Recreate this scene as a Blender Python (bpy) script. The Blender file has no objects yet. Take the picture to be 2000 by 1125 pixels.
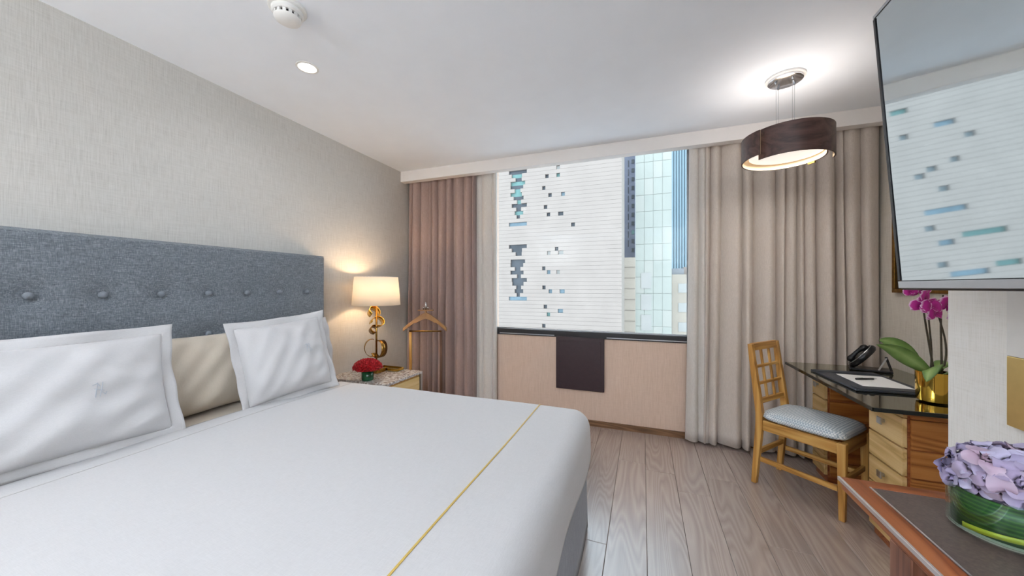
import bpy, bmesh, math, random
from math import sin, cos, pi, radians as R, sqrt, atan2, exp
from mathutils import Vector, Matrix

S = bpy.context.scene
COL = S.collection

# ------------------------------------------------------------------ camera, sky, sun, exposure
H = 1.30                       # eye height
FPX, YAW = 686.0, R(20.4)
cam = bpy.data.cameras.new('camera')
cam.sensor_width = 36.0
cam.lens = FPX / 2000 * 36.0
cam.shift_y = -0.00125
cam.clip_start = 0.02
cam.clip_end = 500
camo = bpy.data.objects.new('camera', cam)
camo.location = (0, 0, H)
camo.rotation_euler = (R(90), 0, YAW)
COL.objects.link(camo)
S.camera = camo

w = bpy.data.worlds.new('sky')
S.world = w
w.use_nodes = True
bg = w.node_tree.nodes['Background']
bg.inputs[0].default_value = (0.76, 0.89, 1.0, 1)
bg.inputs[1].default_value = 3.5

sun = bpy.data.lights.new('sun', 'SUN')
sun.energy = 0.2
sun.angle = R(2)
sun.color = (1, 0.95, 0.88)
suno = bpy.data.objects.new('sun', sun)
suno.rotation_euler = Vector((0.35, 0.75, -0.85)).to_track_quat('-Z', 'Y').to_euler()
COL.objects.link(suno)

S.view_settings.view_transform = 'Standard'
S.view_settings.look = 'None'
S.view_settings.gamma = 1
S.view_settings.use_curve_mapping = False
S.view_settings.exposure = -0.03
try:
    S.cycles.diffuse_bounces = 5
    S.cycles.max_bounces = 9
    S.cycles.transparent_max_bounces = 10
    S.cycles.adaptive_threshold = 0.06
    S.cycles.use_denoising = True
    S.cycles.caustics_refractive = False
except Exception:
    pass

# ------------------------------------------------------------------ helpers
CF, SF = cos(YAW), sin(YAW)
def at_y(px, py, Y):
    """photo pixel -> point on the plane y=Y"""
    t = (px - 1000) / FPX
    X = Y * (t * CF - SF) / (CF + t * SF)
    Zc = Y * CF - X * SF
    return X, H - (py - 560) / FPX * Zc

def lin(r, g, b):
    f = lambda c: (c / 255 / 12.92) if c <= 10.3 else ((c / 255 + .055) / 1.055) ** 2.4
    return (f(r), f(g), f(b), 1)

class MB:
    def __init__(s):
        s.v, s.f = [], []
    def add(s, vs, fs):
        n = len(s.v)
        s.v += [tuple(v) for v in vs]
        s.f += [tuple(i + n for i in f) for f in fs]
        return s
    def box(s, x0, x1, y0, y1, z0, z1):
        return s.add([(x0, y0, z0), (x1, y0, z0), (x1, y1, z0), (x0, y1, z0), (x0, y0, z1), (x1, y0, z1), (x1, y1, z1), (x0, y1, z1)],
                     [(0, 3, 2, 1), (4, 5, 6, 7), (0, 1, 5, 4), (1, 2, 6, 5), (2, 3, 7, 6), (3, 0, 4, 7)])
    def hexa(s, bot, top):
        return s.add(list(bot) + list(top), [(0, 3, 2, 1), (4, 5, 6, 7), (0, 1, 5, 4), (1, 2, 6, 5), (2, 3, 7, 6), (3, 0, 4, 7)])
    def bar(s, a, b, wx, wy, up=(0, 0, 1)):
        a, b = Vector(a), Vector(b)
        d = (b - a).normalized()
        u = Vector(up)
        sx = d.cross(u)
        if sx.length < 1e-4:
            sx = d.cross(Vector((1, 0, 0)))
        sx.normalize(); sy = sx.cross(d).normalized()
        q = lambda p: [p + sx * i * wx / 2 + sy * j * wy / 2 for i, j in ((-1, -1), (1, -1), (1, 1), (-1, 1))]
        return s.hexa(q(a), q(b))
    def prism(s, poly, z0, z1):
        n = len(poly)
        vs = [(x, y, z0) for x, y in poly] + [(x, y, z1) for x, y in poly]
        fs = [tuple(range(n - 1, -1, -1)), tuple(range(n, 2 * n))] + [(i, (i + 1) % n, n + (i + 1) % n, n + i) for i in range(n)]
        return s.add(vs, fs)
    def lathe(s, prof, n=32, cx=0, cy=0, cap0=True, cap1=True, sx=1, sy=1):
        vs = [(cx + r * sx * cos(2 * pi * k / n), cy + r * sy * sin(2 * pi * k / n), z) for r, z in prof for k in range(n)]
        fs = []
        for i in range(len(prof) - 1):
            for k in range(n):
                a, b = i * n + k, i * n + (k + 1) % n
                fs.append((a, b, b + n, a + n))
        if cap0: fs.append(tuple(range(n - 1, -1, -1)))
        if cap1: fs.append(tuple((len(prof) - 1) * n + k for k in range(n)))
        return s.add(vs, fs)
    def tube(s, pts, r, n=8):
        pts = [Vector(p) for p in pts]
        rs = r if isinstance(r, (list, tuple)) else [r] * len(pts)
        vs, fs, prev = [], [], None
        for i, p in enumerate(pts):
            d = (pts[min(i + 1, len(pts) - 1)] - pts[max(i - 1, 0)]).normalized()
            if prev is None:
                prev = d.cross(Vector((0, 0, 1)))
                if prev.length < 1e-3: prev = d.cross(Vector((1, 0, 0)))
            u = (prev - d * prev.dot(d)).normalized(); prev = u
            v = d.cross(u)
            vs += [p + (u * cos(2 * pi * k / n) + v * sin(2 * pi * k / n)) * rs[i] for k in range(n)]
        for i in range(len(pts) - 1):
            for k in range(n):
                a, b = i * n + k, i * n + (k + 1) % n
                fs.append((a, b, b + n, a + n))
        fs.append(tuple(range(n - 1, -1, -1))); fs.append(tuple((len(pts) - 1) * n + k for k in range(n)))
        return s.add(vs, fs)
    def grid(s, fn, nu, nv):
        vs = [fn(i / nu, j / nv) for j in range(nv + 1) for i in range(nu + 1)]
        fs = [(j * (nu + 1) + i, j * (nu + 1) + i + 1, (j + 1) * (nu + 1) + i + 1, (j + 1) * (nu + 1) + i) for j in range(nv) for i in range(nu)]
        return s.add(vs, fs)
    def mesh(s, name, smooth=False, fixn=True):
        m = bpy.data.meshes.new(name)
        m.from_pydata(s.v, [], s.f)
        if fixn:
            bm = bmesh.new(); bm.from_mesh(m)
            bmesh.ops.recalc_face_normals(bm, faces=bm.faces)
            bm.to_mesh(m); bm.free()
        if smooth:
            for p in m.polygons: p.use_smooth = True
        m.update()
        return m
    def build(s, name, mat, parent=None, smooth=False, bevel=0, loc=None, rot=None, solid=0, sub=0, auto=None):
        m = s.mesh(name, smooth or auto is not None)
        if mat: m.materials.append(mat)
        if auto is not None:
            m.set_sharp_from_angle(angle=R(auto))
        return link(name, m, parent, bevel, loc, rot, solid, sub)

def link(name, m, parent=None, bevel=0, loc=None, rot=None, solid=0, sub=0):
    o = bpy.data.objects.new(name, m)
    COL.objects.link(o)
    if parent: o.parent = parent
    if loc: o.location = loc
    if rot: o.rotation_euler = rot
    if solid:
        d = o.modifiers.new('solid', 'SOLIDIFY'); d.thickness = solid; d.offset = 0
    if bevel:
        b = o.modifiers.new('bevel', 'BEVEL'); b.width = bevel; b.segments = 2; b.limit_method = 'ANGLE'
    if sub:
        b = o.modifiers.new('sub', 'SUBSURF'); b.levels = sub; b.render_levels = sub
    return o

def tag(o, label, cat, group=None):
    o['label'] = label; o['category'] = cat
    if group: o['group'] = group
    return o
def thing(name, label, cat, loc=(0, 0, 0), rz=0, group=None):
    o = bpy.data.objects.new(name, None)
    o.empty_display_size = .05
    o.location = loc; o.rotation_euler = (0, 0, rz)
    COL.objects.link(o)
    return tag(o, label, cat, group)
def struct(name, mb, mat, label=None, **k):
    o = mb.build(name, mat, **k)
    o['kind'] = 'structure'
    if label: o['label'] = label
    return o

# ------------------------------------------------------------------ materials
class NT:
    def __init__(s, name):
        s.m = bpy.data.materials.new(name); s.m.use_nodes = True
        s.t = s.m.node_tree; s.b = s.t.nodes['Principled BSDF']; s.out = s.t.nodes['Material Output']
    def n(s, kind, **k):
        x = s.t.nodes.new(kind)
        for a, v in k.items():
            if a.startswith('i_'):
                key = a[2:]
                x.inputs[int(key) if key.isdigit() else key.replace('_', ' ')].default_value = v
            else: setattr(x, a, v)
        return x
    def l(s, a, b): s.t.links.new(a, b)
    def coord(s, kind='Object', scale=(1, 1, 1), rnd=False):
        c = s.n('ShaderNodeTexCoord')
        mp = s.n('ShaderNodeMapping'); mp.inputs['Scale'].default_value = scale
        s.l(c.outputs[kind], mp.inputs[0])
        if rnd:
            oi = s.n('ShaderNodeObjectInfo')
            ml = s.n('ShaderNodeVectorMath', operation='SCALE'); ml.inputs[0].default_value = (17.3, 9.1, 31.7)
            s.l(oi.outputs['Random'], ml.inputs['Scale']); s.l(ml.outputs[0], mp.inputs['Location'])
        return mp.outputs[0]
    def ramp(s, fac, stops):
        r = s.n('ShaderNodeValToRGB')
        e = r.color_ramp.elements
        while len(e) < len(stops): e.new(.5)
        for i, (p, c) in enumerate(stops): e[i].position = p; e[i].color = c
        s.l(fac, r.inputs[0]); return r.outputs[0]
    def bump(s, h, strength=.2, dist=.002):
        b = s.n('ShaderNodeBump'); b.inputs['Strength'].default_value = strength; b.inputs['Distance'].default_value = dist
        s.l(h, b.inputs['Height']); s.l(b.outputs[0], s.b.inputs['Normal'])
    def noise(s, vec, scale, detail=3, rough=.55, dist=0):
        x = s.n('ShaderNodeTexNoise'); x.inputs['Scale'].default_value = scale; x.inputs['Detail'].default_value = detail
        x.inputs['Roughness'].default_value = rough; x.inputs['Distortion'].default_value = dist
        s.l(vec, x.inputs[0]); return x.outputs[0]
    def math(s, op, a, b=None):
        x = s.n('ShaderNodeMath', operation=op)
        for i, v in enumerate((a, b)):
            if v is None: continue
            if isinstance(v, (int, float)): x.inputs[i].default_value = v
            else: s.l(v, x.inputs[i])
        return x.outputs[0]
    def mix(s, fac, a, b):
        x = s.n('ShaderNodeMix', data_type='RGBA')
        for i, v in ((0, fac), (6, a), (7, b)):
            if isinstance(v, (tuple, list, float, int)): x.inputs[i].default_value = v
            else: s.l(v, x.inputs[i])
        return x.outputs[2]

def plain(name, col, rough=.5, metal=0, ior=None, var=.06, scale=30, emis=None, bump=0):
    t = NT(name)
    v = t.noise(t.coord(), scale, 3)
    c2 = tuple(max(0, min(1, x * (1 - var))) for x in col[:3]) + (1,)
    c3 = tuple(max(0, min(1, x * (1 + var))) for x in col[:3]) + (1,)
    t.l(t.ramp(v, [(.3, c2), (.7, c3)]), t.b.inputs['Base Color'])
    t.b.inputs['Roughness'].default_value = rough
    t.b.inputs['Metallic'].default_value = metal
    if ior: t.b.inputs['IOR'].default_value = ior
    if bump: t.bump(v, bump, .001)
    if emis:
        t.b.inputs['Emission Color'].default_value = emis[0]; t.b.inputs['Emission Strength'].default_value = emis[1]
    return t.m

def wood(name, dark, mid, light, axis='y', freq=9, rough=.45, ring=11, stretch=.09, bump=.12, coat=0, vary=.18):
    """long grain along one axis, with cathedral figure"""
    t = NT(name)
    ax = 'xyz'.index(axis)
    sc = [1, 1, 1]; sc[ax] = stretch
    c = t.coord('Object', tuple(sc), rnd=True)
    fig = t.noise(c, freq * .6, 2, .5, .6)
    rings = t.math('PINGPONG', t.math('MULTIPLY', fig, ring), .5)
    sc2 = [1, 1, 1]; sc2[ax] = .02
    fine = t.noise(t.coord('Object', tuple(sc2), rnd=True), 160, 3, .65)
    mixv = t.math('ADD', t.math('MULTIPLY', rings, 1.15), t.math('MULTIPLY', fine, .55))
    col = t.ramp(mixv, [(.22, dark), (.5, mid), (.85, light)])
    oi = t.n('ShaderNodeObjectInfo')
    hsv = t.n('ShaderNodeHueSaturation')
    t.l(t.math('ADD', t.math('MULTIPLY', oi.outputs['Random'], vary), 1 - vary / 2), hsv.inputs['Value'])
    t.l(col, hsv.inputs['Color'])
    t.l(hsv.outputs[0], t.b.inputs['Base Color'])
    t.b.inputs['Roughness'].default_value = rough
    t.b.inputs['Coat Weight'].default_value = coat
    if coat:
        t.b.inputs['Coat Roughness'].default_value = .26
        t.b.inputs['Coat IOR'].default_value = 2.2
    t.bump(mixv, bump, .001)
    return t.m

def fabric(name, c1, c2, scale=400, rough=.9, bump=.25, sheen=.2, blotch=0, dist=.001, axes=('x', 'z')):
    """woven threads in two directions"""
    t = NT(name)
    sa = {'x': (.06, 1, 1), 'y': (1, .06, 1), 'z': (1, 1, .06)}
    a = t.noise(t.coord('Object', sa[axes[0]]), scale, 2, .6)
    b = t.noise(t.coord('Object', sa[axes[1]]), scale, 2, .6)
    v = t.math('MULTIPLY', t.math('ADD', a, b), .5)
    if blotch:
        v = t.math('ADD', v, t.math('MULTIPLY', t.math('SUBTRACT', t.noise(t.coord(), 8, 3), .5), blotch))
    t.l(t.ramp(v, [(.38, c1), (.62, c2)]), t.b.inputs['Base Color'])
    t.b.inputs['Roughness'].default_value = rough
    t.b.inputs['Sheen Weight'].default_value = sheen
    t.bump(v, bump, dist)
    return t.m

def wallpaper(name, c0, c1, c2, vert='z', horiz='y', slub=(.30, .26, .22, 1)):
    """grasscloth with long vertical slubs"""
    t = NT(name)
    g = t.noise(t.coord('Object', (1, 1, .035)), 260, 3, .7)
    h = t.noise(t.coord('Object', (.04, .04, 1)), 300, 2, .6)
    s2 = t.noise(t.coord('Object', (1, 1, .06)), 70, 3, .6)
    v = t.math('ADD', t.math('MULTIPLY', g, .7), t.math('MULTIPLY', h, .3))
    col = t.ramp(v, [(.32, c0), (.5, c1), (.68, c2)])
    sl = t.ramp(s2, [(.66, (0, 0, 0, 1)), (.74, (.55, .55, .55, 1))])
    t.l(t.mix(sl, col, c0), t.b.inputs['Base Color'])
    t.b.inputs['Roughness'].default_value = .75
    t.bump(v, .22, .0012)
    return t.m

def emit(name, col, st):
    t = NT(name)
    t.b.inputs['Base Color'].default_value = (.9, .9, .9, 1)
    t.b.inputs['Emission Color'].default_value = col
    t.b.inputs['Emission Strength'].default_value = st
    return t.m

def clear_glass(name, tint, ior=1.45, rough=0.0, gcol=(1, 1, 1, 1)):
    t = NT(name)
    tr = t.n('ShaderNodeBsdfTransparent'); tr.inputs[0].default_value = tint
    gl = t.n('ShaderNodeBsdfGlossy'); gl.inputs['Roughness'].default_value = rough; gl.inputs[0].default_value = gcol
    lw_ = t.n('ShaderNodeLayerWeight'); lw_.inputs[0].default_value = .5
    f0 = ((ior - 1) / (ior + 1)) ** 2
    sch = t.math('ADD', t.math('MULTIPLY', t.math('POWER', lw_.outputs['Facing'], 4.0), 1 - f0), f0)
    mx = t.n('ShaderNodeMixShader')
    t.l(sch, mx.inputs[0]); t.l(tr.outputs[0], mx.inputs[1]); t.l(gl.outputs[0], mx.inputs[2])
    t.l(mx.outputs[0], t.out.inputs[0])
    return t.m

def translucent(name, c, fac=.4, rough=.9, emis=None):
    t = NT(name)
    t.b.inputs['Base Color'].default_value = c; t.b.inputs['Roughness'].default_value = rough
    weave = t.noise(t.coord(), 500, 2)
    t.bump(weave, .15, .0008)
    tr = t.n('ShaderNodeBsdfTranslucent'); tr.inputs[0].default_value = c
    mx = t.n('ShaderNodeMixShader'); mx.inputs[0].default_value = fac
    t.l(t.b.outputs[0], mx.inputs[1]); t.l(tr.outputs[0], mx.inputs[2]); t.l(mx.outputs[0], t.out.inputs[0])
    return t.m

M = {}
M['paper'] = wallpaper('grasscloth', lin(182, 177, 171), lin(198, 194, 188), lin(208, 204, 199))
M['paper_pale'] = wallpaper('pale grasscloth', lin(234, 231, 225), lin(246, 244, 239), lin(250, 248, 245))
M['paper_alcove'] = wallpaper('beige grasscloth', lin(200, 191, 178), lin(216, 208, 196), lin(226, 219, 208))
M['peach'] = wallpaper('grasscloth tinted by bounce', lin(205, 176, 155), lin(216, 188, 168), lin(224, 198, 180))  # same wallpaper as the side wall, warm bounce light put into its colour
M['ceil'] = plain('ceiling paint', lin(240, 244, 250), .85, var=.012, scale=6)
M['soffit'] = plain('soffit paint', lin(234, 229, 226), .8, var=.012, scale=6)
M['plank'] = wood('grey oak plank', lin(158, 141, 133), lin(171, 153, 144), lin(183, 167, 158), 'y', 8, .32, ring=22, stretch=.09, bump=.08, vary=.16, coat=.9)
M['joint'] = plain('floor joint', lin(70, 55, 48), .8)
M['skirting'] = wood('skirting oak', lin(92, 62, 38), lin(120, 84, 54), lin(140, 102, 70), 'x', 12, .5)
M['black_alu'] = plain('black aluminium', lin(30, 27, 30), .4, var=.1)
M['pane'] = clear_glass('window glass', (.96, .975, .98, 1), 1.16)
M['vent'] = plain('dark plum metal', lin(54, 36, 40), .45, var=.1)
M['curtain'] = fabric('taupe curtain weave', lin(198, 185, 174), lin(218, 206, 195), 520, .85, .2, .25)  # right curtain: same cloth as the left, pendant light put into the colour
M['curtain_shaded'] = fabric('shaded taupe weave', lin(150, 126, 119), lin(174, 149, 141), 520, .85, .2, .25)  # left curtain: same taupe cloth, the dim corner's shade put into the colour
M['lining'] = fabric('pale curtain lining', lin(202, 194, 186), lin(220, 213, 206), 520, .7, .12, .2)
M['tweed'] = None
M['linen'] = fabric('white cotton', lin(194, 191, 191), lin(202, 199, 199), 700, .8, .06, .15, axes=('x', 'y'))
M['cream'] = fabric('cream cotton', lin(198, 185, 168), lin(208, 196, 180), 700, .85, .06, .15, axes=('x', 'z'))
M['stitch_gold'] = plain('gold thread', lin(196, 164, 84), .5, var=.15, scale=300)
M['stitch_grey'] = plain('grey thread', lin(196, 192, 190), .7)
M['stitch_white'] = plain('raised white thread', lin(178, 182, 190), .6)
M['brass'] = plain('polished brass', lin(214, 172, 80), .16, 1, var=.06)
M['gold'] = plain('mirror gold', lin(230, 188, 84), .09, 1, var=.04)
M['bronze'] = plain('antique brass', lin(150, 112, 56), .27, 1, var=.25, scale=40)
M['chrome'] = plain('chrome', lin(215, 217, 222), .12, 1, var=.02)
M['steel'] = plain('bright brushed steel', lin(246, 246, 248), .34, 1, var=.02)
M['satin'] = plain('satin nickel', lin(190, 192, 196), .3, 1, var=.03)
M['white_plastic'] = plain('white plastic', lin(232, 230, 226), .4, var=.02)
M['black_plastic'] = plain('black plastic', lin(22, 22, 26), .3, var=.1)
M['dark'] = plain('dark void', lin(16, 15, 16), .8)
M['oak'] = wood('golden oak', lin(156, 106, 44), lin(190, 138, 66), lin(210, 164, 92), 'z', 14, .42, ring=7, vary=.12)
M['oak_x'] = wood('golden oak across', lin(156, 106, 44), lin(190, 138, 66), lin(210, 164, 92), 'x', 14, .42, ring=7, vary=.12)
M['oak_y'] = wood('golden oak along', lin(156, 106, 44), lin(190, 138, 66), lin(210, 164, 92), 'y', 14, .42, ring=7, vary=.12)
M['desk_front'] = wood('window lit oak drawer', lin(190, 152, 92), lin(212, 176, 116), lin(226, 194, 138), 'y', 11, .45, ring=6, vary=.08)  # window light on the drawer fronts put into this paler oak
M['desk_side'] = wood('amber oak panel', lin(132, 76, 30), lin(166, 102, 46), lin(186, 124, 64), 'x', 11, .42, ring=8, vary=.1)
M['mahog_y'] = wood('reddish walnut along', lin(112, 56, 26), lin(146, 80, 42), lin(164, 98, 56), 'y', 18, .32, ring=6, vary=.08)
M['mahog_x'] = wood('reddish walnut across', lin(112, 56, 26), lin(146, 80, 42), lin(164, 98, 56), 'x', 18, .32, ring=6, vary=.08)
M['mahog_z'] = wood('reddish walnut post', lin(96, 58, 42), lin(126, 82, 62), lin(146, 102, 82), 'z', 18, .4, ring=6, vary=.08)
M['leather'] = plain('dark brown leather', lin(92, 78, 72), .45, var=.25, scale=140, bump=.35)
M['wenge'] = wood('dark wenge veneer', lin(56, 38, 36), lin(76, 54, 50), lin(92, 68, 62), 'x', 20, .38, ring=4, vary=0)
M['cream_in'] = plain('cream veneer lining', lin(240, 214, 176), .5, var=.03)
M['blotter'] = plain('navy leather', lin(52, 58, 68), .42, var=.12, scale=120, bump=.2)
M['paper_white'] = plain('white paper', lin(244, 243, 240), .7, var=.01)
M['leaf'] = None
M['stem'] = plain('dark stem', lin(70, 62, 46), .5, var=.3, scale=60)
M['red'] = plain('deep red petals', lin(168, 14, 26), .6, var=.45, scale=90)
M['walnut'] = plain('dark walnut', lin(92, 62, 44), .45, var=.15)
M['lacq'] = plain('wood hanger', lin(150, 110, 68), .4, var=.12, scale=20)
M['terrazzo'] = None

def mk_tweed():
    t = NT('blue grey tweed')
    a = t.noise(t.coord('Object', (1, 1, .05)), 620, 3, .7)
    b = t.noise(t.coord('Object', (1, .05, 1)), 520, 3, .7)
    c = t.noise(t.coord(), 120, 2)
    v = t.math('ADD', t.math('MULTIPLY', t.math('ADD', a, b), .42), t.math('MULTIPLY', c, .16))
    t.l(t.ramp(v, [(.36, lin(70, 75, 82)), (.5, lin(107, 113, 120)), (.64, lin(154, 158, 162))]), t.b.inputs['Base Color'])
    t.b.inputs['Roughness'].default_value = .92
    t.b.inputs['Sheen Weight'].default_value = .15
    t.bump(v, .5, .002)
    return t.m
M['tweed'] = mk_tweed()
M['button'] = plain('blue grey button cloth', lin(118, 124, 132), .7, var=.12, scale=300)

def mk_terrazzo():
    t = NT('terrazzo stone')
    vo = t.n('ShaderNodeTexVoronoi'); vo.inputs['Scale'].default_value = 75
    t.l(t.coord(), vo.inputs[0])
    sep = t.n('ShaderNodeSeparateColor'); t.l(vo.outputs['Color'], sep.inputs[0])
    col = t.ramp(sep.outputs[0], [(.0, lin(120, 110, 106)), (.25, lin(186, 178, 172)), (.5, lin(214, 210, 206)), (.8, lin(150, 128, 118)), (1, lin(226, 224, 222))])
    t.l(col, t.b.inputs['Base Color']); t.b.inputs['Roughness'].default_value = .18
    return t.m
M['terrazzo'] = mk_terrazzo()

def mk_leaf(name, c1, c2, c3):
    t = NT(name)
    at = t.n('ShaderNodeAttribute', attribute_name='vein')
    nz = t.noise(t.coord('Object', (1, 1, 1)), 18, 3)
    v = t.math('ADD', t.math('MULTIPLY', nz, .5), t.math('MULTIPLY', at.outputs['Fac'], .5))
    t.l(t.ramp(v, [(.2, c1), (.5, c2), (.85, c3)]), t.b.inputs['Base Color'])
    t.b.inputs['Roughness'].default_value = .38
    return t.m
M['leaf'] = mk_leaf('orchid leaf', lin(82, 112, 54), lin(120, 150, 80), lin(164, 186, 118))

def mk_petal(name, core, mid, rim, pos=(.0, .55, .85, 1.0)):
    t = NT(name)
    at = t.n('ShaderNodeAttribute', attribute_name='vein')
    nz = t.noise(t.coord(), 120, 3)
    v = t.math('ADD', at.outputs['Fac'], t.math('MULTIPLY', t.math('SUBTRACT', nz, .5), .16))
    t.l(t.ramp(v, [(pos[0], core), (pos[1], mid), (pos[2], mid), (pos[3], rim)]), t.b.inputs['Base Color'])
    t.b.inputs['Roughness'].default_value = .6
    t.b.inputs['Subsurface Weight'].default_value = 0
    return t.m
M['orchid'] = mk_petal('magenta orchid petal', lin(140, 10, 100), lin(186, 28, 142), lin(238, 196, 232), (.0, .4, .76, .95))

def mk_hydrangea():
    t = NT('lilac hydrangea petal')
    at = t.n('ShaderNodeAttribute', attribute_name='vein')
    oi = t.n('ShaderNodeObjectInfo')
    base = t.ramp(oi.outputs['Random'], [(0, lin(138, 126, 168)), (.35, lin(162, 150, 188)), (.6, lin(150, 128, 160)), (.85, lin(186, 180, 212)), (1, lin(168, 132, 150))])
    t.l(t.mix(t.math('MULTIPLY', at.outputs['Fac'], .38), base, lin(214, 210, 228)), t.b.inputs['Base Color'])
    t.b.inputs['Roughness'].default_value = .65
    return t.m
M['hydrangea'] = mk_hydrangea()

def mk_cushion():
    t = NT('blue white basket weave')
    c = t.coord('Object', (1, 1, 1))
    ck = t.n('ShaderNodeTexChecker'); ck.inputs['Scale'].default_value = 105
    mp = t.n('ShaderNodeMapping'); mp.inputs['Rotation'].default_value = (0, 0, R(45)); t.l(c, mp.inputs[0])
    t.l(mp.outputs[0], ck.inputs[0])
    nz = t.noise(c, 260, 2)
    col = t.mix(ck.outputs[1], lin(160, 176, 188), lin(236, 239, 240))
    t.l(t.mix(t.math('MULTIPLY', nz, .3), col, lin(205, 208, 206)), t.b.inputs['Base Color'])
    t.b.inputs['Roughness'].default_value = .85
    t.bump(ck.outputs[1], .3, .0015)
    return t.m
M['weave'] = mk_cushion()

def mk_skirt():
    return fabric('grey bed skirt', lin(112, 114, 124), lin(146, 148, 158), 420, .9, .3, .2, axes=('x', 'z'))
M['skirt'] = mk_skirt()

def mk_screen():
    t = NT('television glass')
    t.b.inputs['Base Color'].default_value = (.62, .68, .70, 1)
    t.b.inputs['Metallic'].default_value = 1
    t.b.inputs['Roughness'].default_value = .035
    nz = t.noise(t.coord(), 3, 2)
    t.l(t.ramp(nz, [(0, (.60, .66, .68, 1)), (1, (.65, .71, .73, 1))]), t.b.inputs['Base Color'])
    return t.m
M['screen'] = mk_screen()
M['desk_glass'] = clear_glass('smoked desk glass', (.34, .35, .27, 1), 3.0, .015, (.95, .95, .86, 1))
M['glass_edge'] = plain('dark green glass edge', lin(16, 26, 28), .12)
M['vase_glass'] = clear_glass('vase glass', (.86, .95, .90, 1), 1.45)

# ------------------------------------------------------------------ room shell
XL, XR, YW, YB, ZC = -2.45, 1.605, 3.34, -2.6, 2.54
XP, YP = 0.95, 1.596           # the pier that carries the television
YS, ZS = 3.135, 2.43           # curtain soffit
WX0, WX1, WZ0, WZ1 = -1.47, 0.40, 0.83, 2.64

floor = struct('floor', MB().box(XL - .1, XR + .1, YB - .1, YW + .1, -.12, -.004), M['joint'], 'grey-brown oak plank floor')
rng = random.Random(4)
PW = .19
plank_meshes = {}
x = XL
ci = 0
while x < XR - .001:
    x1 = min(x + PW, XR)
    y = YB - rng.uniform(0, 1.2)
    while y < YW:
        L = rng.choice((1.1, 1.45, 1.8))
        y0, y1 = max(y, YB), min(y + L, YW)
        if y1 - y0 > .03 and not (x > XP + .05 and y1 < YP):
            k = (round(x1 - x, 4), round(y1 - y0, 4))
            if k not in plank_meshes:
                g = .0009
                hw, hl = (x1 - x) / 2 - g, (y1 - y0) / 2 - g
                mb = MB().hexa([(-hw, -hl, -.012), (hw, -hl, -.012), (hw, hl, -.012), (-hw, hl, -.012)],
                               [(-hw, -hl, -.0012), (hw, -hl, -.0012), (hw, hl, -.0012), (-hw, hl, -.0012)])
                b = .0016
                mb = MB().hexa([(-hw, -hl, -.012), (hw, -hl, -.012), (hw, hl, -.012), (-hw, hl, -.012)],
                               [(-hw, -hl, -.0016), (hw, -hl, -.0016), (hw, hl, -.0016), (-hw, hl, -.0016)])
                mb.add([(-hw, -hl, -.0016), (hw, -hl, -.0016), (hw, hl, -.0016), (-hw, hl, -.0016),
                        (-hw + b, -hl + b, 0), (hw - b, -hl + b, 0), (hw - b, hl - b, 0), (-hw + b, hl - b, 0)],
                       [(4, 5, 6, 7), (0, 1, 5, 4), (1, 2, 6, 5), (2, 3, 7, 6), (3, 0, 4, 7)])
                m = mb.mesh('plank'); m.materials.append(M['plank']); plank_meshes[k] = m
            link('plank', plank_meshes[k], floor, loc=((x + x1) / 2, (y0 + y1) / 2, 0))
        y += L
    x = x1
    ci += 1

struct('ceiling', MB().box(XL - .1, XR + .1, YB - .1, YS + .08, ZC, ZC + .15).box(XL - .1, XR + .1, YS + .08, YW + .3, ZC + .16, ZC + .3), M['ceil'], 'flat white painted ceiling')
struct('ceiling_soffit', MB().box(XL, XR, YS, YS + .08, ZS, ZC), M['soffit'], 'white dropped soffit hiding the curtain track', bevel=.002)
struct('wall_left', MB().box(XL - .15, XL, YB - .1, YW + .2, -.05, ZC + .25), M['paper'], 'grey-beige grasscloth wall behind the bed')
struct('wall_right', MB().box(XR, XR + .15, YP - .3, YW + .2, -.05, ZC + .25), M['paper_alcove'], 'beige grasscloth wall behind the desk')
struct('wall_pier', MB().box(XP, XR + .15, YB - .1, YP, -.05, ZC + .25), M['paper_pale'], 'pale grasscloth wall carrying the television')
struct('wall_back', MB().box(XL - .1, XR + .1, YB - .15, YB, -.05, ZC + .25), M['paper'], 'grasscloth wall behind the viewer')
ww = MB()
for a in ((XL - .1, XR + .1, YW, YW + .2, -.05, WZ0), (XL - .1, WX0, YW, YW + .2, WZ0, ZC + .25), (WX1, XR + .1, YW, YW + .2, WZ0, ZC + .25), (WX0, WX1, YW, YW + .2, WZ1, ZC + .25)):
    ww.box(*a)
struct('wall_window', ww, M['peach'], 'grasscloth wall tinted with warm bounce light, under and around the window')
struct('baseboard_window', MB().box(XL, XR, YW - .014, YW, 0, .055), M['skirting'], 'low oak skirting under the window', bevel=.003)
struct('baseboard_right', MB().box(XR - .014, XR, YP, YW - .014, 0, .055), M['skirting'], 'low oak skirting behind the desk', bevel=.003)

# window: frame bars, glass bead, pane
win = bpy.data.objects.new('window_1', None); COL.objects.link(win)
win['kind'] = 'structure'; win['label'] = 'large fixed window with slim black frame'
fy0, fy1 = YW - .012, YW + .07
MB().box(WX0 - .01, WX1 + .01, fy0, fy1, WZ0 - .015, WZ0 + .045).build('bottom_frame', M['black_alu'], win, bevel=.003)
MB().box(WX0 - .01, WX1 + .01, fy0, fy1, WZ1 - .04, WZ1 + .01).build('top_frame', M['black_alu'], win, bevel=.003)
MB().box(WX0 - .01, WX0 + .035, fy0, fy1, WZ0 + .045, WZ1 - .04).build('side_frame', M['black_alu'], win, bevel=.003)
MB().box(WX1 - .03, WX1 + .01, fy0, fy1, WZ0 + .045, WZ1 - .04).build('side_frame', M['black_alu'], win, bevel=.003)
MB().box(WX0 + .036, WX1 - .031, fy0 + .03, fy0 + .036, WZ0 + .046, WZ0 + .056).build('glazing_bead', M['satin'], win)
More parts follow.
